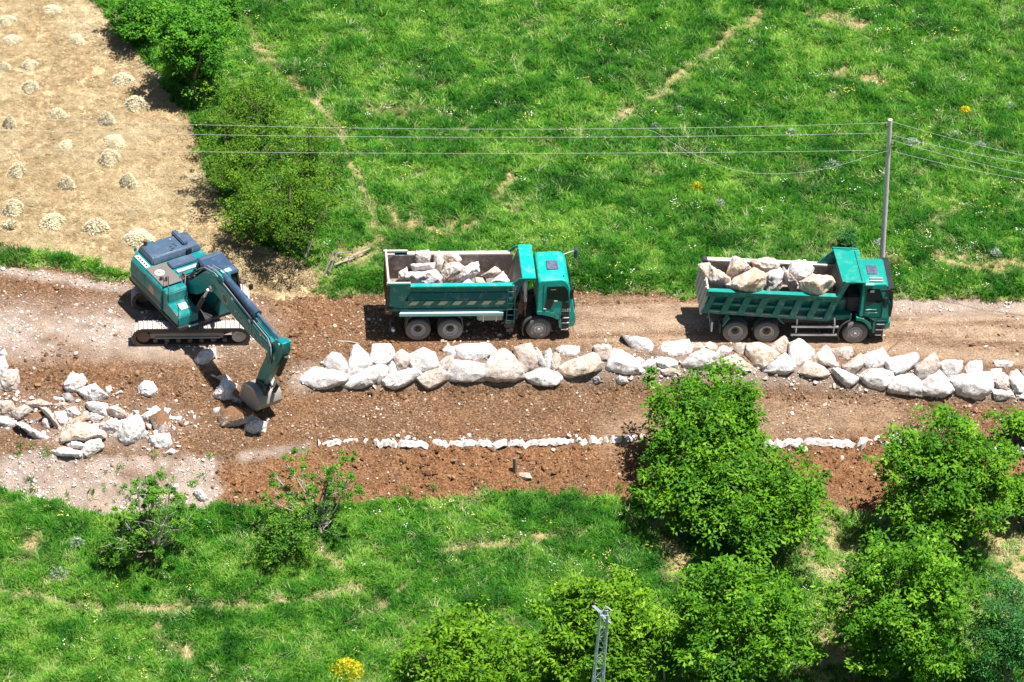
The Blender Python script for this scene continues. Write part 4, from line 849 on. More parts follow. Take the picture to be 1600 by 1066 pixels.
tree(440, 828, 125, 85, 'shrubleaf', 'dark green bush left of the forked grey trunk', 10000, shell=.45, name='low_bush', cat='bush', seed=32, lsz=(.10, .05), clump=.3)
tree(190, 850, 90, 60, 'shrubleaf', 'low dark green bush left of the whitish branches', 5000, name='low_bush', cat='bush', seed=33, lsz=(.10, .05), clump=.3)
def forb(u, v, w, m, label, name, cat, n, group=None, leaf=(.10, .035), sd=1):
    rg = np.random.default_rng(sd); g = G(u, v); r = w/74
    th = rg.random(n)*2*PI; rr = r*np.sqrt(rg.random(n)); p = np.stack([rr*np.cos(th), rr*np.sin(th)*1., .12+(.45*r+.15)*rg.random(n)*(1.2-rr/r)], 1)
    d = np.stack([np.cos(th), np.sin(th), .8+0*th], 1)+rg.normal(0, .5, (n, 3)); d /= np.linalg.norm(d, axis=1)[:, None]
    s = np.cross(d, rg.normal(size=(n, 3))); s /= np.linalg.norm(s, axis=1)[:, None]; ls = rg.uniform(.6, 1.3, n)[:, None]
    V = np.stack([p-d*leaf[0]/2*ls, p+s*leaf[1]/2*ls, p+d*leaf[0]/2*ls, p-s*leaf[1]/2*ls], 1).reshape(-1, 3)
    root = empty(name, g, 0, label, cat, group); npmesh('blossom' if 'flower' in m else 'foliage', V, np.arange(n*4).reshape(-1, 4), m, root, fattr={'tint': rg.random(n)})
    mb = MB()
    for i in range(10): q = p[rg.integers(0, n)]; mb.pipe([(q[0]*.15, q[1]*.15, -.03), tuple(q*.6), tuple(q)], .012, 4, .005)
    mb.build('stems', 'shrubleaf', root)
YF = 'yellow flowering plants in the grass'
forb(1507, 177, 20, 'yellowflower', 'yellow flowering plant in the meadow right of the power pole', 'flowering_plant', 'plant', 230, YF, (.09, .07), 2)
forb(1089, 297, 24, 'yellowflower', 'yellow flowering plant in the meadow above the right truck tail', 'flowering_plant', 'plant', 260, YF, (.09, .07), 3)
forb(540, 1052, 52, 'yellowflower', 'large yellow flowering plant at the bottom edge', 'flowering_plant', 'plant', 700, YF, (.09, .07), 4)
ST = 'silvery thistles in the grass'
for i, (u, v, w, l) in enumerate([(1426, 228, 26, 'silvery thistle just right of the pole under the wires'), (1490, 216, 22, 'silvery thistle below the yellow plant right of the pole'), (1530, 232, 20, 'pale thistle rightmost of those between the right hand wires'),
        (1516, 250, 18, 'small silvery thistle under the rightmost wires'), (1300, 264, 34, 'broad silvery thistle where the slack cable dips'), (1024, 202, 16, 'silvery thistle on the wires above the gap between the trucks'), (1236, 212, 20, 'silvery thistle half way between the slack cable and the pole top'),
        (1125, 322, 16, 'small silvery thistle right of the yellow plant above the right truck'), (1062, 175, 14, 'small silvery thistle near the pale path in the meadow'), (1578, 170, 18, 'silvery thistle near the right edge'),
        (94, 902, 30, 'silvery thistle in the lower left grass'), (120, 853, 22, 'pale thistle above the other one in the lower left grass'), (1372, 384, 16, 'thistle beside the foot of the power pole'), (1555, 400, 18, 'thistle by the dry patch behind the road at the right')]):
    forb(u, v, w, 'silverleaf', l, 'thistle', 'plant', 200, ST, (.15, .035), 40+i)
# hay sheaves
HAY = [(12,30,26,20,'long sheaf at the left edge, top row'),(82,13,26,18,'sheaf nearest the top edge, left of the dark tree shade'),(20,60,24,16,'faint flat sheaf second down the left edge'),(119,59,24,19,'sheaf close to the shade of the dark trees, top row'),
 (46,100,22,20,'pale sheaf on the left above the neatly round one'),(48,134,22,22,'neatly round sheaf with a shadow under it'),(91,176,22,20,'sheaf just above the wires in the middle of the field'),(15,190,16,28,'upright sheaf crossed by the wires at the left edge'),
 (192,121,27,22,'large pale sheaf below the dark tree shade'),(212,160,26,26,'wide sheaf nearest the olive bushes above the wires'),(167,185,20,26,'bright sheaf touching the top wire'),(180,217,28,18,'flattened sheaf between the wires'),
 (171,244,26,28,'double sheaf just below the lowest wire'),(27,265,22,28,'greenish sheaf at the left below the wires'),(104,285,20,29,'upright sheaf in the middle of the lower field'),(201,281,22,26,'pale sheaf right of the upright middle one'),
 (21,322,26,30,'sheaf above the dry leafy plant at the left'),(82,343,30,26,'slanting sheaf left of the excavator, middle one of three'),(150,351,28,32,'long slanting sheaf left behind the excavator'),(219,368,36,26,'sheaf right behind the excavator tail'),(103,226,22,10,'thin flat sheaf between the lowest wire and the round ones'),(8,103,16,16,'small greenish sheaf at the left edge')]
hb = []
for q in range(4):
    rg = np.random.default_rng(300+q); n = 1300
    th = rg.random(n)*2*PI; r = rg.random(n)**.6; p = np.stack([r*np.cos(th)*.34*(1+.25*np.sin(th*2+q)), r*np.sin(th)*.28*(1+.2*np.sin(th*3+q)), (1-r**2.2)*.42*rg.uniform(.7, 1.1, n)+.02], 1)
    d = np.stack([np.cos(th)*.4+rg.normal(0, .55, n), np.sin(th)*.4+rg.normal(0, .55, n), -.45+rg.normal(0, .35, n)], 1); d /= np.linalg.norm(d, axis=1)[:, None]
    s = np.cross(d, p+np.array([0, 0, .15])); s /= np.linalg.norm(s, axis=1)[:, None]
    V = np.stack([p-d*.09-s*.010, p-d*.09+s*.010, p+d*.09+s*.010, p+d*.09-s*.010], 1).reshape(-1, 3)
    th = np.linspace(0, 2*PI, 17)[:-1]; core = [(0, 0, .31)]; F = np.arange(n*4).reshape(-1, 4)
    k = len(V); ringv = [[(c*.26*f, s_*.22*f, z) for c, s_ in zip(np.cos(th), np.sin(th))] for f, z in ((1, -.05), (.9, .12), (.66, .26), (.34, .34), (.02, .37))]
    V = np.concatenate([V, np.array(ringv).reshape(-1, 3)]); F2 = [(k+i*16+j, k+i*16+(j+1) % 16, k+(i+1)*16+(j+1) % 16, k+(i+1)*16+j) for i in range(4) for j in range(16)]
    F = np.concatenate([F, np.array(F2)]); hb.append((V, F, np.concatenate([rg.random(n)*.9, np.full(64, .12)])))
hproto = None
for i, (u, v, w, h, l) in enumerate(HAY):
    V, F, t = hb[i % 4]; g = G(u, v+h*.25)
    if i < 4: o = npmesh('hay_sheaf', V, F, 'hay', fattr={'tint': t}); hb[i] = (V, F, t); hb.append(o)
    else: o = hb[4+i % 4].copy(); COL.objects.link(o)
    o.location = (g.x, g.y, g.z-.03); lz = max(.5, min(1.05, (h-w*.4)/16)); o.scale = (w/21, w/20, lz*1.15); o.rotation_euler = (0, 0, random.uniform(-.5, .5))
    tag(o, 'hay '+l if False else l.replace('sheaf', 'hay sheaf', 1), 'hay sheaf', 'hay sheaves dotted over the mown field')
forb(16, 355, 22, 'hay', 'dry leafy plant in the hay field at the left edge', 'dry_plant', 'plant', 160, None, (.2, .06), 77)

# ------------------------------------------------------------------ trucks (local: x forward, y away from the camera, z up; near side at y = 0)
def wheel(parent, x, y, r, w, side, rear, rim='rim'):
    """side -1: outer face looks to -y"""
    s = side; m = MB(); c = (x, y, r); h = w/2
    m.lathe(c, [(-h*.75, r*.58), (-h, r*.66), (-h, r*.86), (-h*.82, r*.97), (-h*.55, r), (h*.55, r), (h*.82, r*.97), (h, r*.86), (h, r*.66), (h*.75, r*.58)], 40)
    n = 40
    for i in range(n):
        a = 2*PI*i/n
        for yy in (-h*.5, h*.22):
            X = Matrix.Translation(Vector(c)) @ Matrix.Rotation(a, 4, 'Y'); m.X = X
            m.box(-.022, .022, yy, yy+h*.42, r-.01, r+.012)
    m.X = Matrix()
    t = m.build('wheel', 'tyre', parent, True)
    m = MB()
    if rear: prof = [(s*h*.8, r*.60), (s*h*.75, r*.56), (s*h*.1, r*.50), (s*-.02, r*.30), (s*h*.1, r*.26), (s*h*.12, 0.001)]
    else: prof = [(s*h*.8, r*.60), (s*h*.9, r*.54), (s*h*.55, r*.50), (s*h*.75, r*.40), (s*h*1.0, r*.33), (s*h*1.0, r*.22), (s*h*.8, r*.2), (s*h*.8, .001)]
    m.lathe(c, prof, 32); m.build('rim', rim, t, True)
    m = MB()
    hb, rr = (h*.55, r*.24) if rear else (h*1.05, r*.17)
    m.cyl((x, y, r), rr, min(0, s*hb), max(0, s*hb), 20)
    m.cyl((x, y, r), rr*.55, min(0, s*(hb+.04)), max(0, s*(hb+.04)), 14)
    for i in range(10):
        a = 2*PI*i/10; q = r*.30; m.cyl((x+q*math.cos(a), y, r+q*math.sin(a)), .018, min(0, s*(h*(.3 if rear else 1.08))), max(0, s*(h*(.3 if rear else 1.08))), 8)
    m.build('hub', 'dark' if rear else 'silver', t)
def wheelset(root, rears, front, wd=2.35, r=.53):
    for x in rears:
        wheel(root, x, .16, r, .27, -1, True); wheel(root, x, .47, r, .27, 1, True)
        wheel(root, x, wd-.47, r, .27, -1, True); wheel(root, x, wd-.16, r, .27, 1, True)
    wheel(root, front, .17, r, .30, -1, False); wheel(root, front, wd-.17, r, .30, 1, False)
def guard(m, x, z, r, a0, a1, y0, y1, t=.03):
    n = 10; A = [math.radians(a0+(a1-a0)*i/n) for i in range(n+1)]
    pts = [(x+r*math.cos(a), z+r*math.sin(a)) for a in A]+[(x+(r-t)*math.cos(a), z+(r-t)*math.sin(a)) for a in A[::-1]]
    m.prism(pts, y0, y1)
def cabshell(m, prof, y0, y1, round_=.12):
    """side profile lofted across with rounded shoulders: the upper part narrows a little"""
    loops = []
    for t, k in ((0., .985), (.03, 1.), (.97, 1.), (1., .985)):
        y = y0+(y1-y0)*t; lp = []
        cx = sum(p[0] for p in prof)/len(prof)
        for x, z in prof:
            inw = round_*max(0, (z-1.9))/1.3; yy = y+(inw if t < .5 else -inw)
            lp.append((cx+(x-cx)*k, yy, z if k == 1 else z-.03*(z > 2.5)))
        loops.append(lp)
    f = m.loft(loops); return f
ZA = Matrix.Translation((0, 0, -.07))
def truck_a():
    o = P(601.5, 531, 0)
    root = empty('dump_truck', (o[0], o[1]-.09, -.02), 0, 'teal dump truck with yellow stripes along its tipper side, the left one of two', 'truck')
    m = MB(); m.box(.35, 7.7, .72, .82, .78, 1.12); m.box(.35, 7.7, 1.52, 1.62, .78, 1.12)
    for x in (.4, 2.0, 3.4, 5.2, 7.5): m.box(x, x+.1, .82, 1.52, .82, 1.05)
    for x in (1.38, 2.74, 6.48): m.cyl((x, 0, .53), .09, .25, 2.1, 12)
    m.box(1.2, 1.56, .95, 1.4, .35, .75, .08); m.box(2.56, 2.92, .95, 1.4, .35, .75, .08)
    m.box(4.6, 6.3, .8, 1.5, .6, 1.35, .1); m.box(3.2, 6.0, 1.1, 1.22, .6, .72)
    m.build('chassis', 'dark', root)
    wheelset(root, (1.38, 2.74), 6.48)
    # tipper body
    A_Z = -.07; bed = MB(Matrix.Translation((0, 0, -.07))); y1 = 2.42
    bed.box(.02, 5.25, .06, y1-.06, 1.58, 1.70)                                   # floor slab
    bed.box(.12, 5.3, .12, .17, 1.62, 2.90); bed.box(.12, 5.3, y1-.17, y1-.12, 1.62, 2.90)
    bed.loft([[(.9, -.02, 2.20), (5.25, -.02, 2.20), (5.25, .125, 2.20), (.9, .125, 2.20)], [(.95, .09, 2.50), (5.25, .09, 2.50), (5.25, .125, 2.50), (.95, .125, 2.50)]])      # middle panel
    bed.box(.6, 5.2, -.005, .125, 1.95, 2.17); bed.box(.3, 5.2, .08, .125, 1.72, 1.93)
    for x in (.12,): bed.prism([(x, 1.92), (.62, 1.92), (1.0, 2.62), (1.0, 3.0), (.95, 3.07), (x, 3.07)], -.045, -.005, .012); bed.prism([(x, 1.92), (.62, 1.92), (1.0, 2.62), (1.0, 3.0), (.95, 3.07), (x, 3.07)], y1+.005, y1+.045, .012)
    for x in np.linspace(1.1, 4.9, 8): bed.box(x-.012, x+.012, -.026, -.012, 1.97, 2.17)
    # headboard and canopy
    bed.loft([[(5.22, .06, 1.62), (5.28, .06, 1.62), (5.76, .06, 3.22), (5.68, .06, 3.22)], [(5.22, y1-.06, 1.62), (5.28, y1-.06, 1.62), (5.76, y1-.06, 3.22), (5.68, y1-.06, 3.22)]])
    bed.prism([(5.30, 2.86), (5.60, 3.18), (6.2, 3.20), (6.2, 3.26), (5.54, 3.26), (5.20, 2.93)], .0, .05)
    bed.prism([(5.30, 2.86), (5.60, 3.18), (6.2, 3.20), (6.2, 3.26), (5.54, 3.26), (5.20, 2.93)], y1-.05, y1)
    bed.loft([[(5.30, .02, 2.9), (5.64, .02, 2.9), (5.78, .02, 3.2), (5.60, .02, 3.2)], [(5.30, .052, 2.9), (5.64, .052, 2.9), (5.78, .052, 3.2), (5.60, .052, 3.2)]])
    b = bed.build('tipper_body', 'tealbody', root)
    k = MB(ZA); k.box(5.66, 6.24, -.02, y1+.02, 3.24, 3.30, .02); k.box(6.16, 6.22, .0, y1, 3.06, 3.24); k.build('canopy', 'teal', b, label='bright teal sheet canopy over the front of the tipper')
    r = MB(ZA); r.box(.98, 5.34, -.075, .17, 2.88, 2.96, .015); r.build('top_rail', 'teal', b)
    r = MB(ZA); r.box(.98, 5.34, y1-.17, y1+.055, 2.88, 2.96, .015); r.box(-.02, 1.0, y1-.1, y1+.0, 3.0, 3.09, .01); r.box(.0, 1.0, -.0, .1, 3.0, 3.085, .01); r.build('top_rail', 'rimsteel', b)
    i = MB(ZA); i.box(.13, 5.2, .172, .18, 1.70, 2.9); i.box(.13, 5.45, y1-.18, y1-.172, 1.70, 2.9); i.box(.05, 5.2, .125, y1-.125, 1.702, 1.712)
    i.loft([[(5.205, .13, 1.70), (5.215, .13, 1.70), (5.672, .19, 3.21), (5.66, .19, 3.21)], [(5.205, y1-.13, 1.70), (5.215, y1-.13, 1.70), (5.672, y1-.19, 3.21), (5.66, y1-.19, 3.21)]])
    i.build('bed_lining', 'worn', b, label='worn dusty steel inside of the tipper')
    for x in (1.16, 1.76, 2.37, 2.98, 3.59, 4.20, 4.80):
        s = MB(ZA); s.prism([(x-.23, 1.965), (x+.08, 1.965), (x+.23, 2.155), (x-.08, 2.155)], -.036, -.028); s.build('reflective_stripe', 'stripe', b)
    t = MB(ZA); t.box(.04, .115, .02, y1-.02, 1.52, 3.05, .015)
    for y in (.5, 1.0, 1.5, 2.0): t.box(.0, .04, y-.04, y+.04, 1.55, 2.98)
    t.box(.01, .10, .0, y1, 2.98, 3.06); t.build('tailgate', 'rust', root)
    t = MB(ZA); t.box(.045, .12, -.02, y1+.02, 3.065, 3.10); t.prism([(.02, 2.98), (.02, 2.55), (.45, 2.98)], y1-.2, y1-.13); t.build('tailgate_frame', 'rimsteel', root)
    t = MB(ZA); t.cyl((.02, 0, 3.0), .05, -.06, .04, 10); t.cyl((.05, 0, 1.62), .06, -.08, .04, 10); t.box(-.05, .25, -.03, .02, 1.5, 1.78); t.build('tailgate_hinge', 'rust', root)
    g = MB(); f = g.loft([[(.55, -.10, 1.46), (4.93, -.10, 1.46), (4.93, -.10, 1.50), (.55, -.10, 1.50)], [(.55+.2, .17, 1.60), (4.93, .17, 1.60), (4.93, .17, 1.64), (.55+.2, .17, 1.64)]])
    g.box(.56, 4.93, -.10, -.085, 1.36, 1.46); g.build('side_ledge', 'ledge', root, label='long faded mint coloured ledge above the rear wheels')
    for x, s in ((.83, 1), (3.30, -1)):
        g = MB(); q = [(x, .62), (x+.03*s, .62), (x+.13*s, 1.1), (x+.42*s, 1.34), (x+.40*s, 1.38), (x+.09*s, 1.14)]; g.prism(q, .05, .55); g.build('mudguard', 'rust', root)
        g = MB(); g.prism(q, 1.8, 2.3); g.build('mudguard', 'rust', root)
    f = MB(); f.box(3.86, 4.95, .12, .70, .92, 1.30, .05); f.build('fuel_tank', 'tank', root)
    f = MB(); f.box(4.1, 4.14, .10, .72, .9, 1.32); f.box(4.65, 4.69, .10, .72, .9, 1.32); f.build('tank_strap', 'silver', root)
    f = MB(); f.box(5.02, 5.46, .02, .55, .58, 1.05, .05); f.box(5.1, 5.4, .0, .1, .42, .58); f.box(5.05, 5.3, .0, .02, .7, .9); f.build('battery_box', 'dark', root)
    f = MB(); 
    for x in (5.08, 5.40): f.box(x-.018, x+.018, -.09, -.05, .95, 2.70)
    for z in np.arange(1.05, 2.7, .3): f.box(5.08, 5.40, -.085, -.055, z, z+.03)
    f.build('ladder', 'tealbody', root)
    f = MB(); f.cyl((5.82, .42, 0), .13, 1.75, 2.75, 18, 'z'); f.cyl((5.82, .42, 0), .13, 2.75, 2.85, 18, 'z', .06); f.build('air_filter', 'silver', root)
    f = MB(); f.cyl((5.70, .25, 0), .09, 1.35, 2.3, 12, 'z'); f.box(5.5, 5.75, .1, .5, 1.25, 1.9, .04); f.pipe([(5.55, .15, 1.1), (5.6, .08, 1.7), (5.7, .1, 2.2), (5.62, .2, 2.5)], .035); f.pipe([(5.9, .2, 1.1), (5.85, .1, 1.6), (5.75, .25, 2.1)], .03)
    f.box(5.52, 5.95, .3, 1.9, 1.3, 1.9, .06); f.build('engine_block', 'rust', root)
    f = MB(); f.box(5.42, 5.56, .0, .2, 1.05, 1.62, .03); f.build('hydraulic_box', 'dark', root)
    f = MB(); guard(f, 6.48, .53, .72, 118, 205, -.02, .42, .05); f.build('mudguard', 'mud', root)
    f = MB(); guard(f, 6.48, .53, .72, 118, 205, 1.95, 2.4, .05); f.build('mudguard', 'mud', root)
    # cab
    y0, yb = .03, 2.36
    cab = MB(); prof = [(6.36, 1.42), (6.36, 2.90), (6.45, 2.98), (7.35, 3.03), (7.52, 2.97), (7.66, 2.78), (7.86, 2.05), (7.93, 1.5), (7.93, 1.02), (7.42, 1.02), (7.34, 1.18), (7.05, 1.36), (6.7, 1.42)]
    fs = cabshell(cab, prof, y0, yb)
    c = cab.build('cab', 'teal', root, True)
    md = c.modifiers.new('b', 'BEVEL'); md.width = .035; md.segments = 2; md.limit_method = 'ANGLE'; md.angle_limit = math.radians(30)
    g = MB(); g.loft([[(7.715, y0+.28, 2.72), (7.895, y0+.16, 2.06), (7.905, y0+.16, 2.06), (7.73, y0+.28, 2.72)], [(7.715, yb-.28, 2.72), (7.895, yb-.16, 2.06), (7.905, yb-.16, 2.06), (7.73, yb-.28, 2.72)]]); g.build('windscreen', 'glass', c)
    def yn(z): return y0+.12*max(0, z-1.9)/1.3-.012
    g = MB(); q = [(6.74, 2.16), (6.74, 2.68), (7.47, 2.70), (7.62, 2.50), (7.70, 2.02), (7.44, 1.95)]; g.loft([[(x, yn(z)-.004, z) for x, z in q], [(x, yn(z)+.02, z) for x, z in q]]); g.build('side_window', 'glass', c)
    g = MB(); g.loft([[(x, yb-yn(z)+.034, z) for x, z in q], [(x, yb-yn(z)+.01, z) for x, z in q]]); g.build('side_window', 'glass', c)
    g = MB(); q = [(6.60, 1.46), (6.60, 2.8), (6.615, 2.8), (6.615, 1.475), (7.02, 1.43), (7.36, 1.28), (7.36, 1.265), (7.0, 1.41)]
    g.loft([[(x, yn(z)-.003, z) for x, z in q], [(x, yn(z)+.02, z) for x, z in q]]); q = [(7.72, 2.0), (7.70, 1.3), (7.715, 1.3), (7.735, 2.0)]; g.loft([[(x, yn(z)-.003, z) for x, z in q], [(x, yn(z)+.02, z) for x, z in q]]); g.build('door_seam', 'black', c)
    g = MB(); q = [(6.68, 1.62), (6.74, 2.12), (7.02, 2.10), (7.05, 1.98), (6.92, 1.55)]; g.loft([[(x, yn(z)-.002, z) for x, z in q], [(x, yn(z)+.01, z) for x, z in q]]); g.build('dark_trim', 'black', c); g = MB()
    q = [(7.40, 1.30), (7.40, 1.95), (7.68, 1.9), (7.72, 1.3)]; g.loft([[(x, yn(z)-.002, z) for x, z in q], [(x, yn(z)+.01, z) for x, z in q]]); g.build('dark_trim', 'black', c)
    g = MB(); g.box(6.62, 6.74, yn(1.9)-.03, yn(1.9), 1.58, 1.62); g.box(7.06, 7.2, yn(2)-.03, yn(2), 1.98, 2.02); g.build('door_handle', 'silver', c)
    g = MB(); g.box(6.78, 7.27, .86, 1.50, 2.99, 3.06, .015); g.build('roof_hatch', 'hatch', c)
    g = MB(); g.box(7.42, 7.46, .35, .39, 2.98, 3.07); g.build('roof_lamp', 'black', c)
    g = MB(); f = g.loft([[(x, y0-.03, z) for x, z in ((6.36, 1.30), (6.36, 1.50), (6.75, 1.52), (7.1, 1.42), (7.36, 1.20), (7.36, .98), (7.25, 1.08), (7.02, 1.22), (6.7, 1.30))], [(x, y0+.32, z) for x, z in ((6.36, 1.30), (6.36, 1.50), (6.75, 1.52), (7.1, 1.42), (7.36, 1.20), (7.36, .98), (7.25, 1.08), (7.02, 1.22), (6.7, 1.30))]]); g.bevel(f, .03); g.build('wheel_arch', 'teal', c, True)
    g = MB(); f = g.prism([(7.34, .62), (7.30, 1.0), (7.40, 1.12), (7.44, .62)], y0-.03, y0+.3); g.build('arch_front', 'teal', c)
    g = MB(); g.box(7.12, 7.16, y0-.04, y0-.02, 1.17, 1.23); g.build('side_lamp', 'black', c)
    g = MB(); f = g.loft([[(7.72, y0, .60), (7.98, y0+.05, .62), (8.02, y0+.05, 1.15), (7.94, y0, 1.42), (7.70, y0, 1.05)], [(7.72, yb, .60), (7.98, yb-.05, .62), (8.02, yb-.05, 1.15), (7.94, yb, 1.42), (7.70, yb, 1.05)]]); g.bevel(f, .03); g.build('bumper', 'teal', c)
    g = MB(); g.box(7.98, 8.03, .3, 2.1, .75, .98); g.box(7.95, 7.99, .35, 2.0, 1.2, 1.6); g.build('grille', 'black', c)
    for y in (.18, 1.95):
        g = MB(); g.box(7.99, 8.035, y, y+.26, .72, .96, .02); g.build('headlight', 'hatch', c)
    g = MB(); g.box(7.38, 7.74, y0+.0, y0+.35, .42, 1.28); g.build('step_well', 'black', c)
    for z, a, b_ in ((1.12, 7.46, 7.72), (.86, 7.42, 7.74), (.52, 7.42, 7.72)):
        g = MB(); g.box(a, b_, y0-.05, y0+.10, z, z+.03); g.build('step', 'silver', c)
    g = MB(); g.box(6.9, 7.12, yn(2.6)-.010, yn(2.6)-.006, 2.42, 2.56, ); g.build('painted_window_reflection', 'rimsteel', c)  # pale plate paints a reflection onto the side window
    g = MB(); g.pipe([(7.62, .1, 2.85), (7.82, -.12, 2.8), (7.82, -.12, 2.2), (7.74, .03, 2.1)], .016); g.build('mirror_arm', 'black', c)
    g = MB(); g.box(7.70, 7.80, -.18, .0, 2.2, 2.72, .03); g.build('mirror', 'black', c)
    g = MB(); g.pipe([(7.60, 2.2, 2.85), (7.95, 2.42, 2.85), (8.14, 2.45, 2.85)], .02); g.build('mirror_arm', 'silver', c)
    g = MB(); g.box(8.08, 8.22, 2.36, 2.62, 2.5, 2.95, .04); g.build('mirror', 'cabblue', c)
    text('2533', 'door_number', .19, 'white', c, Matrix.Translation((7.60, y0-.024, 1.52)) @ Matrix.Rotation(PI/2, 4, 'X'), bold=True)
    g = MB(); g.box(.30, .36, .25, 2.2, .45, .6); g.box(.3, .36, .5, .56, .5, .85); g.box(.3, .36, 1.8, 1.86, .5, .85); g.build('rear_bar', 'dark', root)
    g = MB(); g.cyl((.33, 0, .52), .07, .05, .24, 14); g.build('rear_lamp', 'silver', root)
    g = MB(); g.box(.2, .24, .3, .5, .3, .9); g.build('mudflap', 'mud', root)
def truck_b():
    o = P(1088, 531.5, 0)
    root = empty('dump_truck', (o[0]-.05, o[1]-.17, -.02), math.radians(-1.7), 'sea green dump truck with slanted ribs along its tipper side, the right one of two', 'truck')
    m = MB(); m.box(.6, 8.0, .72, .82, .78, 1.1); m.box(.6, 8.0, 1.52, 1.62, .78, 1.1)
    for x in (.7, 2.2, 3.7, 5.4, 7.8): m.box(x, x+.1, .82, 1.52, .82, 1.05)
    for x in (1.66, 2.99, 6.76): m.cyl((x, 0, .53), .09, .25, 2.1, 12)
    m.box(1.48, 1.84, .95, 1.4, .35, .75, .08); m.box(2.81, 3.17, .95, 1.4, .35, .75, .08); m.box(5.0, 6.9, .8, 1.5, .6, 1.4, .1)
    m.box(3.4, 6.0, .5, 2.0, .75, 1.05); m.build('chassis', 'dark', root)
    wheelset(root, (1.66, 2.99), 6.76)
    y1 = 2.44
    T = lambda x: 2.68-.045*(x-.45)          # top rail height
    B = lambda x: 1.60-.075*(x-.15)          # lower edge
    bed = MB(); prof = [(.15, B(.15)), (5.5, B(5.5)), (6.05, T(5.9)), (.34, T(.48))]
    bed.prism(prof, .17, .20); bed.prism(prof, y1-.20, y1-.17)
    bed.loft([[(.2, .12, 1.52), (5.5, .12, 1.26), (5.5, .12, 1.36), (.2, .12, 1.62)], [(.2, y1-.12, 1.52), (5.5, y1-.12, 1.26), (5.5, y1-.12, 1.36), (.2, y1-.12, 1.62)]])
    def rail(f, h, d, x0=.3, x1=5.9, off=0.): return [(x0, f(x0)+off), (x1, f(x1)+off), (x1, f(x1)+off+h), (x0, f(x0)+off+h)]
    for (a, b_) in ((.0, .175), (y1-.175, y1)):
        bed.prism([(.28, T(.4)-.24), (5.86, T(5.9)-.24), (6.05, T(5.9)), (.34, T(.5))], a, b_)
        bed.prism([(.12, B(.1)-.02), (5.45, B(5.4)-.02), (5.50, B(5.5)+.11), (.17, B(.1)+.11)], a, b_)
        mid = lambda x: (T(x)+B(x))/2-.09
        bed.prism([(.25, mid(.2)-.05), (5.7, mid(5.7)-.05), (5.74, mid(5.7)+.06), (.28, mid(.2)+.06)], a+.03*(a < 1), b_-.03*(a > 1))
    b = bed.build('tipper_body', 'greenbody', root)
    for i in range(8):
        x = .02+.735*i; w = .30 if i else .25
        for (a, b_) in ((-.012, .172), (y1-.172, y1+.012)):
            s = MB(); s.prism([(x+.13, B(x)), (x+.13+w, B(x)), (x+.45+w, T(x)-.20), (x+.45, T(x)-.20)], a, b_, .008); s.build('side_rib', 'greenbody', b)
    s = MB(); s.prism([(5.42, B(5.4)), (5.52, B(5.5)), (6.22, 3.14), (6.55, 3.17), (6.55, 3.24), (6.12, 3.24), (5.80, T(5.8))], -.03, .10); s.prism([(5.25, B(5.2)), (5.52, B(5.5)), (6.22, 3.14), (6.55, 3.17), (6.55, 3.24), (6.12, 3.24), (5.70, T(5.8))], y1-.10, y1+.03); s.build('headboard_post', 'greenbody', b)
    s = MB(); s.prism([(.36, T(.5)), (6.0, T(6)), (6.0, T(6)+.04), (.38, T(.5)+.04)], y1-.20, y1+.04); s.build('top_rail', 'rimsteel', b)
    s = MB(); s.prism([(.36, T(.5)), (5.9, T(5.9)), (5.9, T(5.9)+.045), (.38, T(.5)+.045)], -.04, .20); s.build('top_rail', 'green', b)
    s = MB(); s.prism([(.2, B(.2)+.105), (5.3, B(5.3)+.105), (5.3, B(5.3)+.125), (.2, B(.2)+.125)], -.01, .10); s.build('dusty_sill', 'rimsteel', b)
    i = MB(); i.prism([(.2, 1.6), (5.5, 1.36), (6.0, T(6)-.01), (.36, T(.5)-.01)], .202, .212); i.prism([(.2, 1.6), (5.5, 1.36), (6.0, T(6)-.01), (.36, T(.5)-.01)], y1-.212, y1-.202); i.prism([(.2, 1.63), (5.5, 1.37), (5.5, 1.38), (.2, 1.64)], .16, y1-.16)
    i.loft([[(5.46, .16, 1.36), (5.50, .16, 1.36), (6.22, .16, 3.1), (6.18, .16, 3.1)], [(5.46, y1-.16, 1.36), (5.50, y1-.16, 1.36), (6.22, y1-.16, 3.1), (6.18, y1-.16, 3.1)]]); i.build('bed_lining', 'worn', b, label='brown worn steel inside of the tipper')
    # hood: side cheeks and a big sloping top sheet
    h = MB(); h.loft([[(5.98, 0, 3.22), (6.98, 0, 3.16), (6.98, 0, 3.20), (5.98, 0, 3.26)], [(5.84, y1, 3.20), (6.90, y1, 3.14), (6.90, y1, 3.18), (5.84, y1, 3.24)]]); h.box(6.86, 6.96, .02, y1-.02, 3.02, 3.2)
    h.loft([[(5.80, y1-.02, 3.19), (6.88, y1-.02, 3.15), (6.88, y1-.02, 3.24), (5.80, y1-.02, 3.29)], [(5.80, y1+.04, 3.19), (6.88, y1+.04, 3.15), (6.88, y1+.04, 3.24), (5.80, y1+.04, 3.29)]])
    h.build('canopy', 'green', b, label='large sea green hood sheet over the front of the tipper')
    h = MB(); h.prism([(5.15, T(5.2)), (5.95, T(6)), (6.25, 3.0), (6.5, 3.15), (5.84, 3.20)], y1-.10, y1-.04); h.prism([(5.80, T(5.8)), (6.02, T(6)), (6.3, 3.16), (6.05, 3.22)], .02, .08); h.build('headboard_cheek', 'greenbody', b)
    h = MB(); h.loft([[(6.80, .1, 3.205), (6.83, .1, 3.205), (6.83, .1, 3.225), (6.80, .1, 3.225)], [(6.73, y1-.1, 3.185), (6.76, y1-.1, 3.185), (6.76, y1-.1, 3.205), (6.73, y1-.1, 3.205)]]); h.build('canopy_seam', 'blackmark', b)
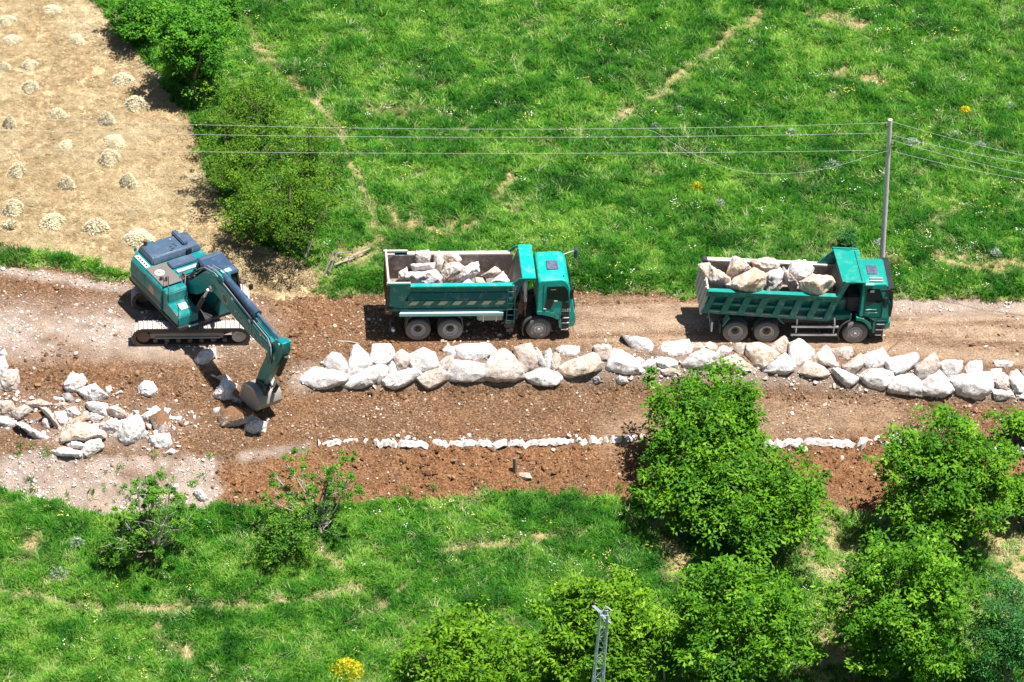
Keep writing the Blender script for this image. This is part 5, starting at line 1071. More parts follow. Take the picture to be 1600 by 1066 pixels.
    t = MB(); t.loft([[(.08, .04, 1.46), (.15, .04, 1.46), (.42, .04, 2.62), (.35, .04, 2.62)], [(.08, y1-.04, 1.46), (.15, y1-.04, 1.46), (.36, y1-.04, 2.62), (.29, y1-.04, 2.62)]])
    for y in (.45, .95, 1.45, 1.95): t.loft([[(.04, y, 1.5), (.10, y, 1.5), (.34, y, 2.58), (.28, y, 2.58)], [(.04, y+.07, 1.5), (.10, y+.07, 1.5), (.34, y+.07, 2.58), (.28, y+.07, 2.58)]])
    t.build('tailgate', 'rimsteel', root)
    t = MB(); t.box(.30, .5, y1-.3, y1+.03, 2.62, 2.78, .03); t.cyl((.45, 0, 2.66), .05, -.05, .1, 10); t.build('tailgate_hinge', 'dark', root)
    for x, s in ((1.05, 1), (3.72, -1)):
        g = MB(); q = [(x, .85 if s > 0 else 1.0), (x+.07*s, .85 if s > 0 else 1.0), (x+.34*s, 1.30), (x+.27*s, 1.34)]; g.prism(q, .02, .40, .01); g.build('mudguard', 'greenbody', root)
        g = MB(); g.prism(q, 2.0, 2.4, .01); g.build('mudguard', 'greenbody', root)
    for ya_ in (.05, 1.95): g = MB(); g.box(.98, 1.02, ya_, ya_+.45, .45, .95); g.build('mudflap', 'mud', root)
    g = MB(); g.box(.62, .70, .2, 2.3, .55, .68); g.box(.62, .68, .12, .2, .5, 1.0); g.build('rear_bar', 'silver', root)
    for z in (.86, .44):
        g = MB(); g.box(4.02, 6.02, .02, .08, z-.045, z+.045); g.build('side_guard_rail', 'silver', root)
    for x in (4.22, 5.82):
        g = MB(); g.box(x, x+.05, .08, .14, .42, 1.3); g.build('side_guard_post', 'silver', root)
    g = MB(); g.pipe([(5.86, .05, .9), (5.84, .03, 1.1), (5.80, .05, 1.35)], .03); g.build('guard_bracket', 'silver', root)
    g = MB(); g.box(5.55, 6.55, .15, .6, 1.12, 1.42, .03); g.box(5.7, 6.4, .5, 2.0, 1.15, 2.0, .05); g.build('engine_cover', 'greenbody', root)
    g = MB(); g.cyl((5.95, .9, 0), .2, 1.5, 2.3, 14, 'z'); g.box(6.3, 6.9, .4, 2.1, 1.4, 2.2, .05); g.build('engine_block', 'dark', root)
    f = MB(); guard(f, 6.76, .53, .76, 112, 205, -.02, .42, .05); f.build('mudguard', 'mud', root)
    f = MB(); guard(f, 6.76, .53, .76, 112, 205, 1.95, 2.4, .05); f.build('mudguard', 'mud', root)
    y0, yb = .04, 2.38
    cab = MB(); prof = [(6.86, 1.40), (6.92, 2.86), (7.0, 2.94), (8.02, 2.96), (8.14, 2.88), (8.24, 2.5), (8.32, 1.9), (8.33, 1.15), (7.62, 1.12), (7.56, 1.2), (7.3, 1.36), (7.0, 1.42)]
    cabshell(cab, prof, y0, yb, .28); c = cab.build('cab', 'green', root, True)
    md = c.modifiers.new('b', 'BEVEL'); md.width = .03; md.segments = 2; md.limit_method = 'ANGLE'; md.angle_limit = math.radians(30)
    def yn(z): return y0+.28*max(0, z-1.9)/1.3-.012
    def plate(nm, q, mt, far=False, o1=.004):
        g = MB()
        if far: g.loft([[(x, yb-yn(z)+y0+o1, z) for x, z in q], [(x, yb-yn(z)+y0-.02, z) for x, z in q]])
        else: g.loft([[(x, yn(z)-o1, z) for x, z in q], [(x, yn(z)+.02, z) for x, z in q]])
        return g.build(nm, mt, c)
    q = [(7.14, 2.18), (7.14, 2.72), (7.75, 2.74), (7.95, 2.25), (7.78, 2.1)]; plate('side_window', q, 'glass'); plate('side_window', q, 'glass', True)
    plate('dark_trim', [(7.14, 1.98), (7.14, 2.16), (7.52, 2.14), (7.3, 1.98)], 'black', o1=.002)
    plate('door_seam', [(7.06, 1.42), (7.06, 2.85), (7.075, 2.85), (7.075, 1.43), (7.5, 1.38), (7.9, 1.38), (7.9, 2.2), (7.915, 2.2), (7.915, 1.365), (7.5, 1.365)], 'black', o1=.003)
    for z, a, bb in ((1.78, 7.2, 7.65), (1.62, 7.15, 7.75), (1.22, 7.8, 8.15)): plate('door_crease', [(a, z), (bb, z), (bb, z+.02), (a, z+.02)], 'ledge', o1=.006)
    plate('corner_panel', [(7.93, 1.4), (7.93, 2.1), (8.2, 2.05), (8.26, 1.35)], 'green', o1=.03)
    g = MB(); g.loft([[(8.20, y0+.12, 2.82), (8.335, y0+.05, 1.9), (8.36, y0+.05, 1.9), (8.235, y0+.12, 2.82)], [(8.20, yb-.12, 2.82), (8.335, yb-.05, 1.9), (8.36, yb-.05, 1.9), (8.235, yb-.12, 2.82)]]); g.box(8.33, 8.37, y0+.05, yb-.05, 1.35, 1.9); g.build('windscreen', 'glass', c)
    g = MB(); f = g.loft([[(x, y0+.04, z) for x, z in ((7.72, 2.80), (8.20, 2.86), (8.36, 2.72), (8.42, 2.0), (8.38, 1.45), (8.30, 1.45), (8.30, 2.3), (8.14, 2.74), (7.74, 2.72))], [(x, y0-.03, z) for x, z in ((7.72, 2.80), (8.20, 2.86), (8.36, 2.72), (8.42, 2.0), (8.38, 1.45), (8.30, 1.45), (8.30, 2.3), (8.14, 2.74), (7.74, 2.72))]]); g.box(8.12, 8.42, y0+.04, yb-.04, 2.78, 2.86); g.build('sun_visor', 'black', c)
    g = MB(); g.box(7.94, 8.08, -.14, .02, 1.98, 2.5, .03); g.pipe([(8.0, -.05, 2.5), (8.05, .05, 2.75)], .02); g.build('mirror', 'black', c)
    g = MB(); g.box(8.2, 8.34, yb-.02, yb+.2, 1.95, 2.5, .03); g.build('mirror', 'black', c)
    g = MB(); g.box(7.22, 7.72, .95, 1.62, 2.93, 2.985, .02); g.build('roof_hatch', 'hatch', c)
    for y in (.42, .62):
        g = MB(); g.cyl((0, y, 3.01), .035, 7.28, 7.88, 12, 'x'); g.build('air_horn', 'silver', c)
    g = MB(); g.box(7.0, 7.45, .16, .3, 2.93, 3.0, .03); g.build('roof_edge_lamp', 'ledge', c)
    g = MB(); guard(g, 6.76, .53, .84, 20, 92, y0-.04, y0+.3, .14); g.build('wheel_arch', 'green', c, True)
    g = MB(); g.box(7.56, 7.68, y0-.03, y0+.25, .58, 1.15, .02); g.build('arch_front', 'green', c)
    g = MB(); f = g.loft([[(8.10, y0-.02, .72), (8.40, y0+.05, .74), (8.42, y0+.05, 1.12), (8.12, y0-.02, 1.12)], [(8.10, yb+.02, .72), (8.40, yb-.05, .74), (8.42, yb-.05, 1.12), (8.12, yb+.02, 1.12)]]); g.bevel(f, .04); g.build('bumper', 'green', c)
    for y in (.2, 1.95):
        g = MB(); g.box(8.40, 8.435, y, y+.26, .8, 1.04, .01); g.build('headlight', 'hatch', c)
    g = MB(); g.box(8.335, 8.365, .4, 2.0, 1.15, 1.34); g.build('grille', 'black', c)
    g = MB(); g.box(7.68, 8.10, y0+.02, y0+.35, .40, 1.18); g.build('step_well', 'black', c)
    for z, a, bb in ((1.02, 7.72, 8.12), (.74, 7.72, 8.06), (.46, 7.74, 8.0)):
        g = MB(); g.box(a, bb, y0-.05, y0+.12, z, z+.035); g.build('step', 'silver', c)
    g = MB(); g.box(7.28, 7.48, yn(2.6)-.010, yn(2.6)-.006, 2.56, 2.68); g.build('painted_window_reflection', 'rimsteel', c)  # painted reflection: a pale plate on the side glass
    g = MB(); g.box(7.15, 7.30, y0-.02, y0, 1.75, 1.79); g.build('door_handle', 'silver', c)
    g = MB(); g.box(7.02, 7.08, y0-.06, y0-.03, 1.30, 1.35); g.build('side_lamp', 'orange', c); c.scale.x = .88; c.location.x = 6.80*.12
truck_a(); truck_b()

# ------------------------------------------------------------------ excavator
def excavator():
    o = P(298, 505, 0); root = empty('excavator', (o[0], o[1], -.02), 0, 'teal crawler excavator with blue grey hood reaching down to the rocks with its bucket', 'excavator')
    def track(y, s):
        r = .43; hl = 2.43-r; zc = r
        n = 56; per = 4*hl+2*PI*r; pts = []
        def at(d):
            d %= per
            if d < 2*hl: return (-hl+d, zc+r, 0.)
            d -= 2*hl
            if d < PI*r: a = d/r; return (hl+r*math.sin(a), zc+r*math.cos(a), a)
            d -= PI*r
            if d < 2*hl: return (hl-d, zc-r, PI)
            d -= 2*hl; a = d/r; return (-hl-r*math.sin(a), zc-r*math.cos(a), PI+a)
        t = MB(); lo = []
        for k in range(48):
            x, z, a = at(per*k/48); lo.append((x, z))
        inn = [(x*.975-0, zc+(z-zc)*.84) for x, z in lo]
        t.loft([[(x, y-.27, z) for x, z in lo], [(x, y+.27, z) for x, z in lo]], cap=False)
        for yy in (y-.27, y+.27):
            t.loft([[(x, yy, z) for x, z in lo], [(x, yy, z) for x, z in inn]], cap=False)
        t.loft([[(x, y-.27, z) for x, z in inn], [(x, y+.27, z) for x, z in inn]], cap=False)
        big = [(x*1.018, zc+(z-zc)*1.10) for x, z in lo]; inn2 = [(x*.955, zc+(z-zc)*.74) for x, z in lo]
        for y_a, y_b in ((y-.315, y-.27), (y+.27, y+.315)): t.loft([[(x, y_a, z) for x, z in inn2], [(x, y_a, z) for x, z in big], [(x, y_b, z) for x, z in big], [(x, y_b, z) for x, z in inn2]], cap=False)  # dark rings over the shoe ends: track side shadow put into the colour
        tr = t.build('track', 'dark', root)
        sh = MB()
        for k in range(n):
            x, z, a = at(per*(k+.5)/n); sh.X = Matrix.Translation((x, y, z)) @ Matrix.Rotation(a, 4, 'Y'); w = per/n*.44
            sh.box(-w, w, -.30, .30, .0, .035); sh.box(-w, -w+.03, -.30, .30, .035, .07); sh.box(w*.1, w*.1+.025, -.29, .29, .035, .06)
        sh.build('track_shoes', 'trackdust', tr)
        f = MB(); yo = y+s*.16; f.box(-1.75, 1.35, min(yo, y-s*.1), max(yo, y-s*.1), .30, .60, .03); f.box(-1.5, 1.2, min(y+s*.22, yo), max(y+s*.22, yo), .33, .40); f.build('track_frame', 'frame', tr)
        f = MB(); f.cyl((2.0, y, zc), .30, min(0, s*.24), max(0, s*.24), 28); f.cyl((2.0, y, zc), .12, 0 if s > 0 else -.27, .27 if s > 0 else 0, 14); f.build('idler_wheel', 'trackdust', tr, True)
        f = MB(); f.cyl((-2.0, y, zc), .27, min(0, s*.22), max(0, s*.22), 24); f.build('drive_sprocket', 'rust', tr, True)
        for x in np.linspace(-1.5, 1.4, 7):
            f = MB(); f.cyl((x, y, .2), .10, min(0, s*.2), max(0, s*.2), 12); f.build('track_roller', 'rust', tr)
        return tr
    track(-1.30, -1); track(1.30, 1)
    f = MB(); f.box(-.9, .9, -1.2, 1.2, .45, .85, .08); f.cyl((0, 0, 0), .65, .85, 1.12, 28, 'z'); f.build('undercarriage', 'dark', root)
    X = Matrix.Rotation(math.radians(-61.), 4, 'Z')
    def mb(): return MB(X)
    f = mb(); f.box(-2.7, 1.55, -1.45, 1.45, 1.08, 1.26, .02); f.build('deck_frame', 'dark', root)
    # house: long right side + rear counterweight as one rounded shell
    f = mb(); w = 1.5; n = 9; arc = lambda r0: [(-2.35-.72*math.sin(PI*k/(n-1))**.55 if False else -2.45-.62*(1-abs((k/(n-1))*2-1)**3), -w+2*w*k/(n-1)) for k in range(n)]
    a = arc(0); lo = [(.12, -w), (-.6, -w)]+a+[(-.6, w), (-.25, w), (-.25, -.42), (.12, -.42)]
    def ins(p, k): return (p[0]+(k if p[0] < -2 else (-k if p[0] > .1 else 0)), p[1]*(1-k/1.5) if abs(p[1]) > 1.2 else p[1])
    f.loft([[(x, y, z) for x, y in [ins(p, k) for p in lo]] for z, k in ((1.26, .05), (1.34, 0), (2.18, 0), (2.34, .05), (2.42, .13), (2.45, .25))])
    hs = f.build('house', 'extel', root, True)
    f = mb(); f.prism([(-2.35, 1.46), (.1, 1.46), (.1, 1.66), (-2.35, 1.62)], -w-.012, -w+.02); f.build('grey_side_band', 'deckgrey', hs)
    text('KOBELCO', 'side_lettering', .24, 'dimwhite', hs, X @ Matrix.Translation((-1.95, -w-.006, 1.80)) @ Matrix.Rotation(PI/2, 4, 'X'))
    f = mb(); f.prism([(-.95, 1.72), (-.45, 1.70), (-.50, 2.02), (-.8, 2.1)], -w-.006, -w+.02); f.build('faded_sticker', 'fadedred', hs)
    f = mb(); f.box(-1.25, -1.235, -w-.006, -w+.02, 1.3, 2.3); f.box(-1.25, -1.235, -w+.1, -w+.4, 2.44, 2.455); f.build('door_seam', 'blackmark', hs)
    f = mb(); f.box(-2.42, -1.42, -1.34, -1.12, 2.445, 2.47); f.build('warning_label', 'rimsteel', hs)
    f = mb()
    for q in range(5): f.box(-2.3+q*.17, -2.2+q*.17, -1.27, -1.2, 2.471, 2.474)
    f.build('label_marks', 'blackmark', hs)
    # hood
    f = mb(); fs = f.loft([[(-2.72, -1.02, 2.44), (-1.42, -1.02, 2.44), (-1.42, 1.36, 2.44), (-2.72, 1.36, 2.44)], [(-2.68, -.98, 2.66), (-1.46, -.98, 2.66), (-1.46, 1.32, 2.66), (-2.68, 1.32, 2.66)], [(-2.58, -.88, 2.76), (-1.56, -.88, 2.76), (-1.56, 1.22, 2.76), (-2.58, 1.22, 2.76)]]); f.bevel(fs, .05); hd = f.build('engine_hood', 'bluegrey', root, True)
    f = mb(); f.box(-2.74, -1.7, .62, .86, 2.62, 2.90, .04); f.build('hood_rib', 'bluegrey', hd, True)
    f = mb(); f.box(-1.46, -1.40, .62, .86, 2.48, 2.72); f.build('hood_latch', 'blackmark', hd)
    f = mb()
    for i, (x, y) in enumerate([(-1.95, .1), (-1.8, .12), (-2.05, .3), (-1.9, .33), (-1.70, .0)]): f.box(x, x+.10, y, y+.03, 2.762, 2.766); f.box(x+.03, x+.06, y-.05, y+.09, 2.762, 2.766)
    for y in (-.7, -.3, -.2, .2, .5): f.box(-1.452, -1.445, y, y+.1, 2.5, 2.58)
    f.build('hood_vents', 'blackmark', hd)
    f = mb(); f.cyl((-2.55, -.72, 0), .09, 2.7, 2.98, 16, 'z'); f.build('exhaust_stack', 'rust', hd)
    f = mb(); f.cyl((-2.35, .35, 0), .03, 2.76, 2.80, 10, 'z'); f.build('hood_cap', 'silver', hd)
    f = mb(); f.box(-2.98, -2.84, -.55, -.25, 2.44, 2.56, .02); f.box(-2.8, -2.72, -1.15, -1.05, 2.44, 2.6, .01); f.build('lifting_lug', 'extel', hs)
    # deck
    f = mb(); f.box(-1.38, .10, -1.36, -.45, 2.448, 2.472); f.box(-1.38, -1.15, -.45, .6, 2.448, 2.472); dk = f.build('walkway_deck', 'deckgrey', hs)
    f = mb(); f.cyl((-.85, -1.0, 0), .06, 2.47, 2.53, 14, 'z'); f.cyl((-.85, -1.0, 0), .22, 2.47, 2.478, 24, 'z'); f.build('filler_cap', 'rimsteel', dk)
    f = mb(); f.box(-.42, -.32, -1.25, -1.15, 2.47, 2.65); f.cyl((-.2, -1.05, 0), .05, 2.47, 2.7, 10, 'z'); f.build('deck_fitting', 'rust', dk)
    f = mb(); f.box(-1.30, -.78, -.42, .78, 2.44, 2.56, .03); f.build('service_hatch', 'bluegrey', root, True)
    f = mb(); f.box(-.74, .0, -.42, .42, 1.3, 2.40); f.box(-.74, -.3, .42, .9, 1.3, 2.44); f.build('engine_bay', 'dark', root)
    f = mb(); f.box(-.62, -.42, -.36, .72, 2.46, 2.52, .01); f.build('bay_cross_plate', 'galv', root)
    f = mb(); rg = random.Random(5)
    for i in range(16): x, y = rg.uniform(-.35, .05), rg.uniform(-.35, .4); f.cyl((x, y, 0), rg.uniform(.02, .05), 2.38, 2.38+rg.uniform(.04, .16), 8, 'z')
    f.build('valve_block', 'rust', root)
    # stepped front right box
    f = mb(); fs = f.prism([(.1, 1.26), (.1, 2.40), (.42, 2.40), (.50, 2.32), (.55, 1.86), (1.32, 1.80), (1.42, 1.70), (1.45, 1.26)], -1.42, -.45, .03); sb = f.build('front_toolbox', 'extel', root, True)
    f = mb(); f.prism([(.75, 1.86), (1.15, 1.83), (1.15, 1.84), (.75, 1.87)], -1.1, -.7); f.build('worn_sticker', 'rimsteel', sb)
    f = mb(); f.box(1.40, 1.62, -1.0, -.55, 1.18, 1.24, .02); f.build('step_plate', 'ledge', sb)
    f = mb(); f.pipe([(.15, -1.38, 2.4), (.15, -1.38, 3.0), (.7, -1.38, 2.65), (1.38, -1.38, 2.3), (1.38, -1.38, 1.75)], .018); f.pipe([(.15, -1.15, 2.4), (.15, -1.15, 2.95)], .018); f.pipe([(.55, -1.38, 1.9), (.55, -1.38, 2.7)], .016); f.build('handrail', 'blackmark', root)
    # cab
    f = mb(); pr = [(-.2, 1.26), (-.2, 3.02), (-.1, 3.08), (1.25, 3.06), (1.40, 2.98), (1.62, 2.3), (1.66, 1.9), (1.60, 1.26)]
    f.prism([(-.2, 1.26), (-.2, 2.15), (1.62, 2.15), (1.66, 1.9), (1.60, 1.26)], .44, 1.5, .02); cb = f.build('operator_cab', 'extel', root)
    f = mb()
    for y in (.44, 1.42):
        f.prism([(-.2, 2.1), (-.2, 3.02), (-.08, 3.02), (-.08, 2.1)], y, y+.08); f.prism([(1.66, 2.1), (1.38, 3.0), (1.28, 3.0), (1.55, 2.1)], y, y+.08); f.prism([(.55, 2.1), (.55, 3.02), (.63, 3.02), (.63, 2.1)], y, y+.07)
    f.build('cab_frame', 'black', cb)
    f = mb(); f.prism([(-.18, 2.1), (-.18, 3.0), (1.32, 3.0), (1.58, 2.1)], .47, 1.47); f.build('cab_glass', 'glass', cb)
    f = mb(); f.box(-.25, 1.42, .40, 1.54, 3.0, 3.10, .035); rf = f.build('cab_roof', 'cabblue', cb, True)
    f = mb(); f.box(1.05, 1.28, .5, 1.25, 3.10, 3.115); f.build('roof_window', 'ledge', rf); f = mb(); f.box(-.15, .05, .5, 1.45, 3.10, 3.112); f.build('roof_panel', 'bluegrey', rf)
    f = mb(); f.box(-.5, -.22, .55, 1.1, 1.3, 2.72, .04); f.box(-.85, -.3, .95, 1.48, 1.3, 2.50, .05); f.build('air_intake_box', 'bluegrey', root)
    f = mb(); f.pipe([(1.5, 1.5, 2.7), (1.95, 1.78, 2.75), (1.95, 1.78, 2.55)], .018); f.box(1.90, 2.0, 1.70, 1.86, 2.35, 2.62, .02); f.build('cab_mirror', 'black', cb)
    f = mb(); f.pipe([(1.45, .42, 3.0), (1.72, .38, 2.5), (1.70, .38, 1.8)], .02); f.pipe([(1.5, 1.0, 2.9), (1.75, 1.0, 2.2)], .012); f.build('grab_rail', 'black', cb)
    # boom
    yb0, yb1 = -.30, .20
    def bx(p, a, b_, bev=.02): f = mb(); f.prism(p, a, b_, bev); return f
    prof = [(.10, 1.80), (.0, 2.10), (.25, 2.30), (1.5, 3.72), (2.05, 4.02), (2.6, 4.06), (4.2, 3.82), (6.2, 3.56), (7.15, 3.42), (7.38, 3.30), (7.36, 3.12), (7.1, 3.02), (6.0, 2.88), (4.3, 2.92), (3.0, 3.18), (2.45, 3.28), (1.9, 3.05), (.55, 1.86)]
    top = {}
    def boomtri():        # split the concave outline into lengths lofted along the boom
        up = [(.0, 2.14), (.8, 2.95), (1.5, 3.70), (2.05, 4.0), (2.6, 4.06), (3.4, 3.97), (4.3, 3.80), (5.3, 3.63), (6.3, 3.48), (6.95, 3.38), (7.22, 3.28)]
        dn = [(.12, 1.80), (1.05, 2.28), (1.9, 3.02), (2.35, 3.24), (2.75, 3.24), (3.4, 3.14), (4.3, 3.01), (5.3, 2.95), (6.2, 2.96), (6.85, 3.02), (7.18, 3.14)]
        f = mb(); fs = f.loft([[(a[0], yb0, a[1]), (b_[0], yb0, b_[1]), (b_[0], yb1, b_[1]), (a[0], yb1, a[1])] for a, b_ in zip(up, dn)]); return f
    bo = boomtri().build('boom', 'extel', root, True)
    md = bo.modifiers.new('b', 'BEVEL'); md.width = .02; md.segments = 2; md.limit_method = 'ANGLE'; md.angle_limit = math.radians(50)
    ang = math.atan2(-.09, 1)
    text('KOBELCO', 'boom_lettering', .44, 'dimwhite', bo, X @ Matrix.Translation((5.25, yb0-.012, 3.27)) @ Matrix.Rotation(PI/2, 4, 'X') @ Matrix.Rotation(-.13, 4, 'Z') @ Matrix.Diagonal((1.15, 1, 1, 1)), bold=True)
    f = mb(); lp = [[(3.35+.27*math.cos(t), y, 3.52+.27*math.sin(t)) for t in np.linspace(0, 2*PI, 25)[:-1]] for y in (yb0-.010, yb0+.01)]; f.loft(lp); lg = f.build('round_emblem', 'dimwhite', bo)
    f = mb(); lp = [[(3.35+.19*math.cos(t), y, 3.52+.19*math.sin(t)) for t in np.linspace(0, 2*PI, 25)[:-1]] for y in (yb0-.014, yb0)]; f.loft(lp); f.build('emblem_ring', 'deckgrey', lg)
    f = mb(); f.cyl((2.35, 0, 3.42), .13, yb0-.12, yb1+.12, 18); f.build('boom_pin', 'rimsteel', bo)
    for yy in (-.62, .40):
        f = mb(); d0, d1 = Vector((1.15, yy+.1, 1.35)), Vector((2.35, yy+.1, 3.42)); f.pipe([d0, d0.lerp(d1, .72)], .10, 14); bc = f.build('boom_cylinder', 'extel' if False else 'dark', bo)
        f = mb(); f.pipe([d0.lerp(d1, .70), d1], .055, 12); f.build('cylinder_rod', 'silver', bc)
    f = mb(); d0, d1 = Vector((2.9, -.05, 4.28)), Vector((7.62, -.05, 3.87)); f.pipe([d0, d0.lerp(d1, .55)], .15, 16); f.pipe([d0.lerp(d1, .54), d0.lerp(d1, .57)], .18, 16); ac = f.build('arm_cylinder', 'cabblue', bo, True)
    f = mb(); f.pipe([d0.lerp(d1, .56), d1], .075, 12); f.build('cylinder_rod', 'bluegrey', ac)
    f = mb(); f.prism([(2.6, 3.95), (2.75, 4.36), (3.05, 4.36), (3.2, 3.9)], -.25, -.2); f.prism([(2.6, 3.95), (2.75, 4.36), (3.05, 4.36), (3.2, 3.9)], .1, .15); f.build('cylinder_bracket', 'extel', bo)
    for k, (yy, dz) in enumerate([(-.30, .05), (-.24, .07), (-.17, .05), (.14, .06), (.20, .05), (-.10, .10)]):
        pts = [(-.15, yy*.6, 2.45), (.3, yy, 2.75), (.9, yy, 3.35+dz), (1.6, yy, 3.92+dz), (2.4, yy, 4.14+dz), (3.4, yy, 4.02+dz), (4.6, yy, 3.84+dz), (5.8, yy-.02*k*.3, 3.68+dz), (6.7, yy, 3.56+dz)]
        if k < 4: pts += [(7.1, yy-.1, 3.5), (7.25, yy-.16, 3.15), (7.3, -.40, 2.75)]
        f = mb(); f.pipe(pts, .022, 6); f.build('hydraulic_hose', 'hose' if k % 2 else 'blackmark', bo)
    f = mb(); f.pipe([(.1, -.9, 1.35), (.0, -.5, 2.2), (-.1, -.45, 2.6)], .02); f.pipe([(.5, -.5, 1.4), (.3, -.45, 2.3), (.1, -.3, 2.7)], .02); f.build('hydraulic_hose', 'hose', root)
    f = mb(); f.box(5.3, 5.42, yb0-.03, yb0+.02, 3.60, 3.74); f.box(6.2, 6.3, yb0-.03, yb0+.02, 3.5, 3.64); f.box(3.9, 4.02, yb0-.03, yb0+.02, 3.84, 3.96); f.build('hose_clamp', 'silver', bo)
    SA = X @ Matrix(((1, 0, .10, -.62), (0, 1, 0, 0), (0, 0, 1, .02), (0, 0, 0, 1)))
    def mba(): return MB(SA)
    SB = X @ Matrix.Translation((6.05, -.04, .62)) @ Matrix.Diagonal((.80, .78, .80, 1)) @ Matrix.Translation((-6.75, .04, -.62))
    def mbb(): return MB(SB)
    # arm
    ya, yc = -.24, .16
    f = mba(); L1_ = [((8.05, 4.02), (7.62, 3.98)), ((8.12, 3.6), (7.25, 3.55)), ((7.95, 3.1), (7.05, 3.05)), ((7.55, 2.3), (6.82, 2.35)), ((7.15, 1.6), (6.55, 1.65)), ((6.85, .95), (6.35, 1.0)), ((6.7, .72), (6.35, .72))]
    f.loft([[(a[0], ya, a[1]), (b_[0], ya, b_[1]), (b_[0], yc, b_[1]), (a[0], yc, a[1])] for a, b_ in L1_]); ar = f.build('arm', 'extel', root, True)
    md = ar.modifiers.new('b', 'BEVEL'); md.width = .02; md.segments = 2; md.limit_method = 'ANGLE'; md.angle_limit = math.radians(50)
    f = mba(); f.cyl((7.35, 0, 3.25), .14, ya-.16, yc+.16, 18); f.cyl((7.85, 0, 3.86), .10, ya-.08, yc+.08, 14); f.build('arm_pin', 'extel', ar)
    f = mba(); q = [(7.52, 3.05), (7.64, 2.92), (7.52, 2.79), (7.40, 2.92)]; f.prism(q, ya-.006, ya+.01); f.build('diamond_sign', 'stripe', ar)
    f = mba(); d0, d1 = Vector((8.12, -.04, 3.35)), Vector((7.35, -.04, 1.15)); f.pipe([d0, d0.lerp(d1, .6)], .11, 14); bc = f.build('bucket_cylinder', 'dark', ar, True)
    f = mba(); f.pipe([d0.lerp(d1, .58), d1], .06, 10); f.build('cylinder_rod', 'silver', bc)
    f = mba(); f.prism([(7.25, 1.25), (7.45, 1.2), (7.2, .6), (7.02, .66)], -.30, -.22); f.prism([(7.25, 1.25), (7.45, 1.2), (7.2, .6), (7.02, .66)], .14, .22); f.prism([(7.30, 1.25), (7.42, 1.1), (6.75, 1.1), (6.75, 1.22)], -.36, -.30); f.build('bucket_link', 'dark', ar)
    f = mba(); f.pipe([(7.3, -.40, 2.75), (7.2, -.42, 2.45), (7.0, -.30, 2.3)], .022); f.pipe([(7.1, -.4, 3.2), (7.5, -.5, 2.5), (7.7, -.4, 2.45), (7.8, -.28, 2.7)], .02); f.build('hydraulic_hose', 'hose', ar)
    # bucket, mouth towards the machine
    pr = [(5.95, .62), (6.35, .78), (6.7, .86), (7.1, .78), (7.42, .48), (7.5, .1), (7.3, -.28), (6.9, -.50), (6.4, -.58), (5.9, -.55), (5.55, -.50)]
    ins_ = [(5.97, .57), (6.34, .72), (6.69, .80), (7.06, .72), (7.36, .45), (7.43, .1), (7.25, -.23), (6.87, -.44), (6.4, -.52), (5.9, -.50), (5.56, -.47)]
    B0, B1 = -.72, .64
    f = mbb()
    lp = [[(x, B0, z), (x, B1, z), (x2, B1, z2), (x2, B0, z2)] for (x, z), (x2, z2) in zip(pr, ins_)]; f.loft(lp); bk = f.build('bucket', 'bucket', root, True)
    for y in (B0-.03, B1):
        f = mbb(); f.prism(pr, y, y+.03, .0); f.build('bucket_side', 'bucket', bk)
    f = mbb(); f.prism([(5.95, .62), (6.35, .80), (6.7, .89), (7.1, .81), (7.1, .72), (6.7, .76), (6.35, .69), (5.98, .54)], B0-.05, B0-.03); f.prism([(5.55, -.50), (5.5, -.4), (5.9, .6), (5.98, .56), (5.65, -.44)], B0-.05, B0-.03); f.build('bucket_edge', 'rimsteel', bk)
    f = mbb(); f.prism([(6.45, .8), (6.5, 1.1), (6.75, 1.2), (7.1, .95), (7.2, .66), (6.9, .78)], -.34, -.28); f.prism([(6.45, .8), (6.5, 1.1), (6.75, 1.2), (7.1, .95), (7.2, .66), (6.9, .78)], .20, .26); f.build('bucket_ear', 'dark', bk)
    for k in range(5):
        y = B0+.06+k*.29; f = mbb(); f.loft([[(5.62, y, -.50), (5.62, y+.12, -.50), (5.62, y+.12, -.42), (5.62, y, -.42)], [(5.32, y+.03, -.44), (5.32, y+.09, -.44), (5.32, y+.09, -.42), (5.32, y+.03, -.42)]]); f.build('bucket_tooth', 'silver', bk)
excavator()

# ------------------------------------------------------------------ pole, wires, mast, wooden bits
g = G(1377, 432); 
for z in [7.5+i*.02 for i in range(120)]:
    t = P(1391, 187, g.z+z)
    if abs(t[1]-g.y) < .05: break
top = Vector(P(1391, 187, g.z+8.6)); 
zz = [q for q in np.linspace(5, 12, 400)]; top = min((Vector(P(1391, 187, g.z+q)) for q in zz), key=lambda p: abs(p.y-g.y-.1))
pr = empty('power_pole', g, 0, 'grey round power pole standing on the meadow behind the right truck', 'pole')
m = MB(); m.pipe([(0, 0, -.4), tuple((top-g)*.5), tuple(top-g)], .125, 16, .095); m.build('pole_shaft', 'pole', pr, True)
ax = (top-g).normalized()
for k, (pv_, side) in enumerate([(196, -1), (213, 1), (222, 1), (238, -1)]):
    f_ = (pv_-187)/238; q = (top-g)*(1-f_); m = MB(); m.pipe([tuple(q), tuple(q+Vector((side*.22, -.12, 0))), tuple(q+Vector((side*.22, -.12, .1)))], .018); m.build('insulator_bracket', 'dark', pr)
    m = MB(); m.cyl(tuple(q+Vector((side*.22, -.12, .08))), .035, 0, .12, 10, 'z'); m.build('insulator', 'rust', pr)
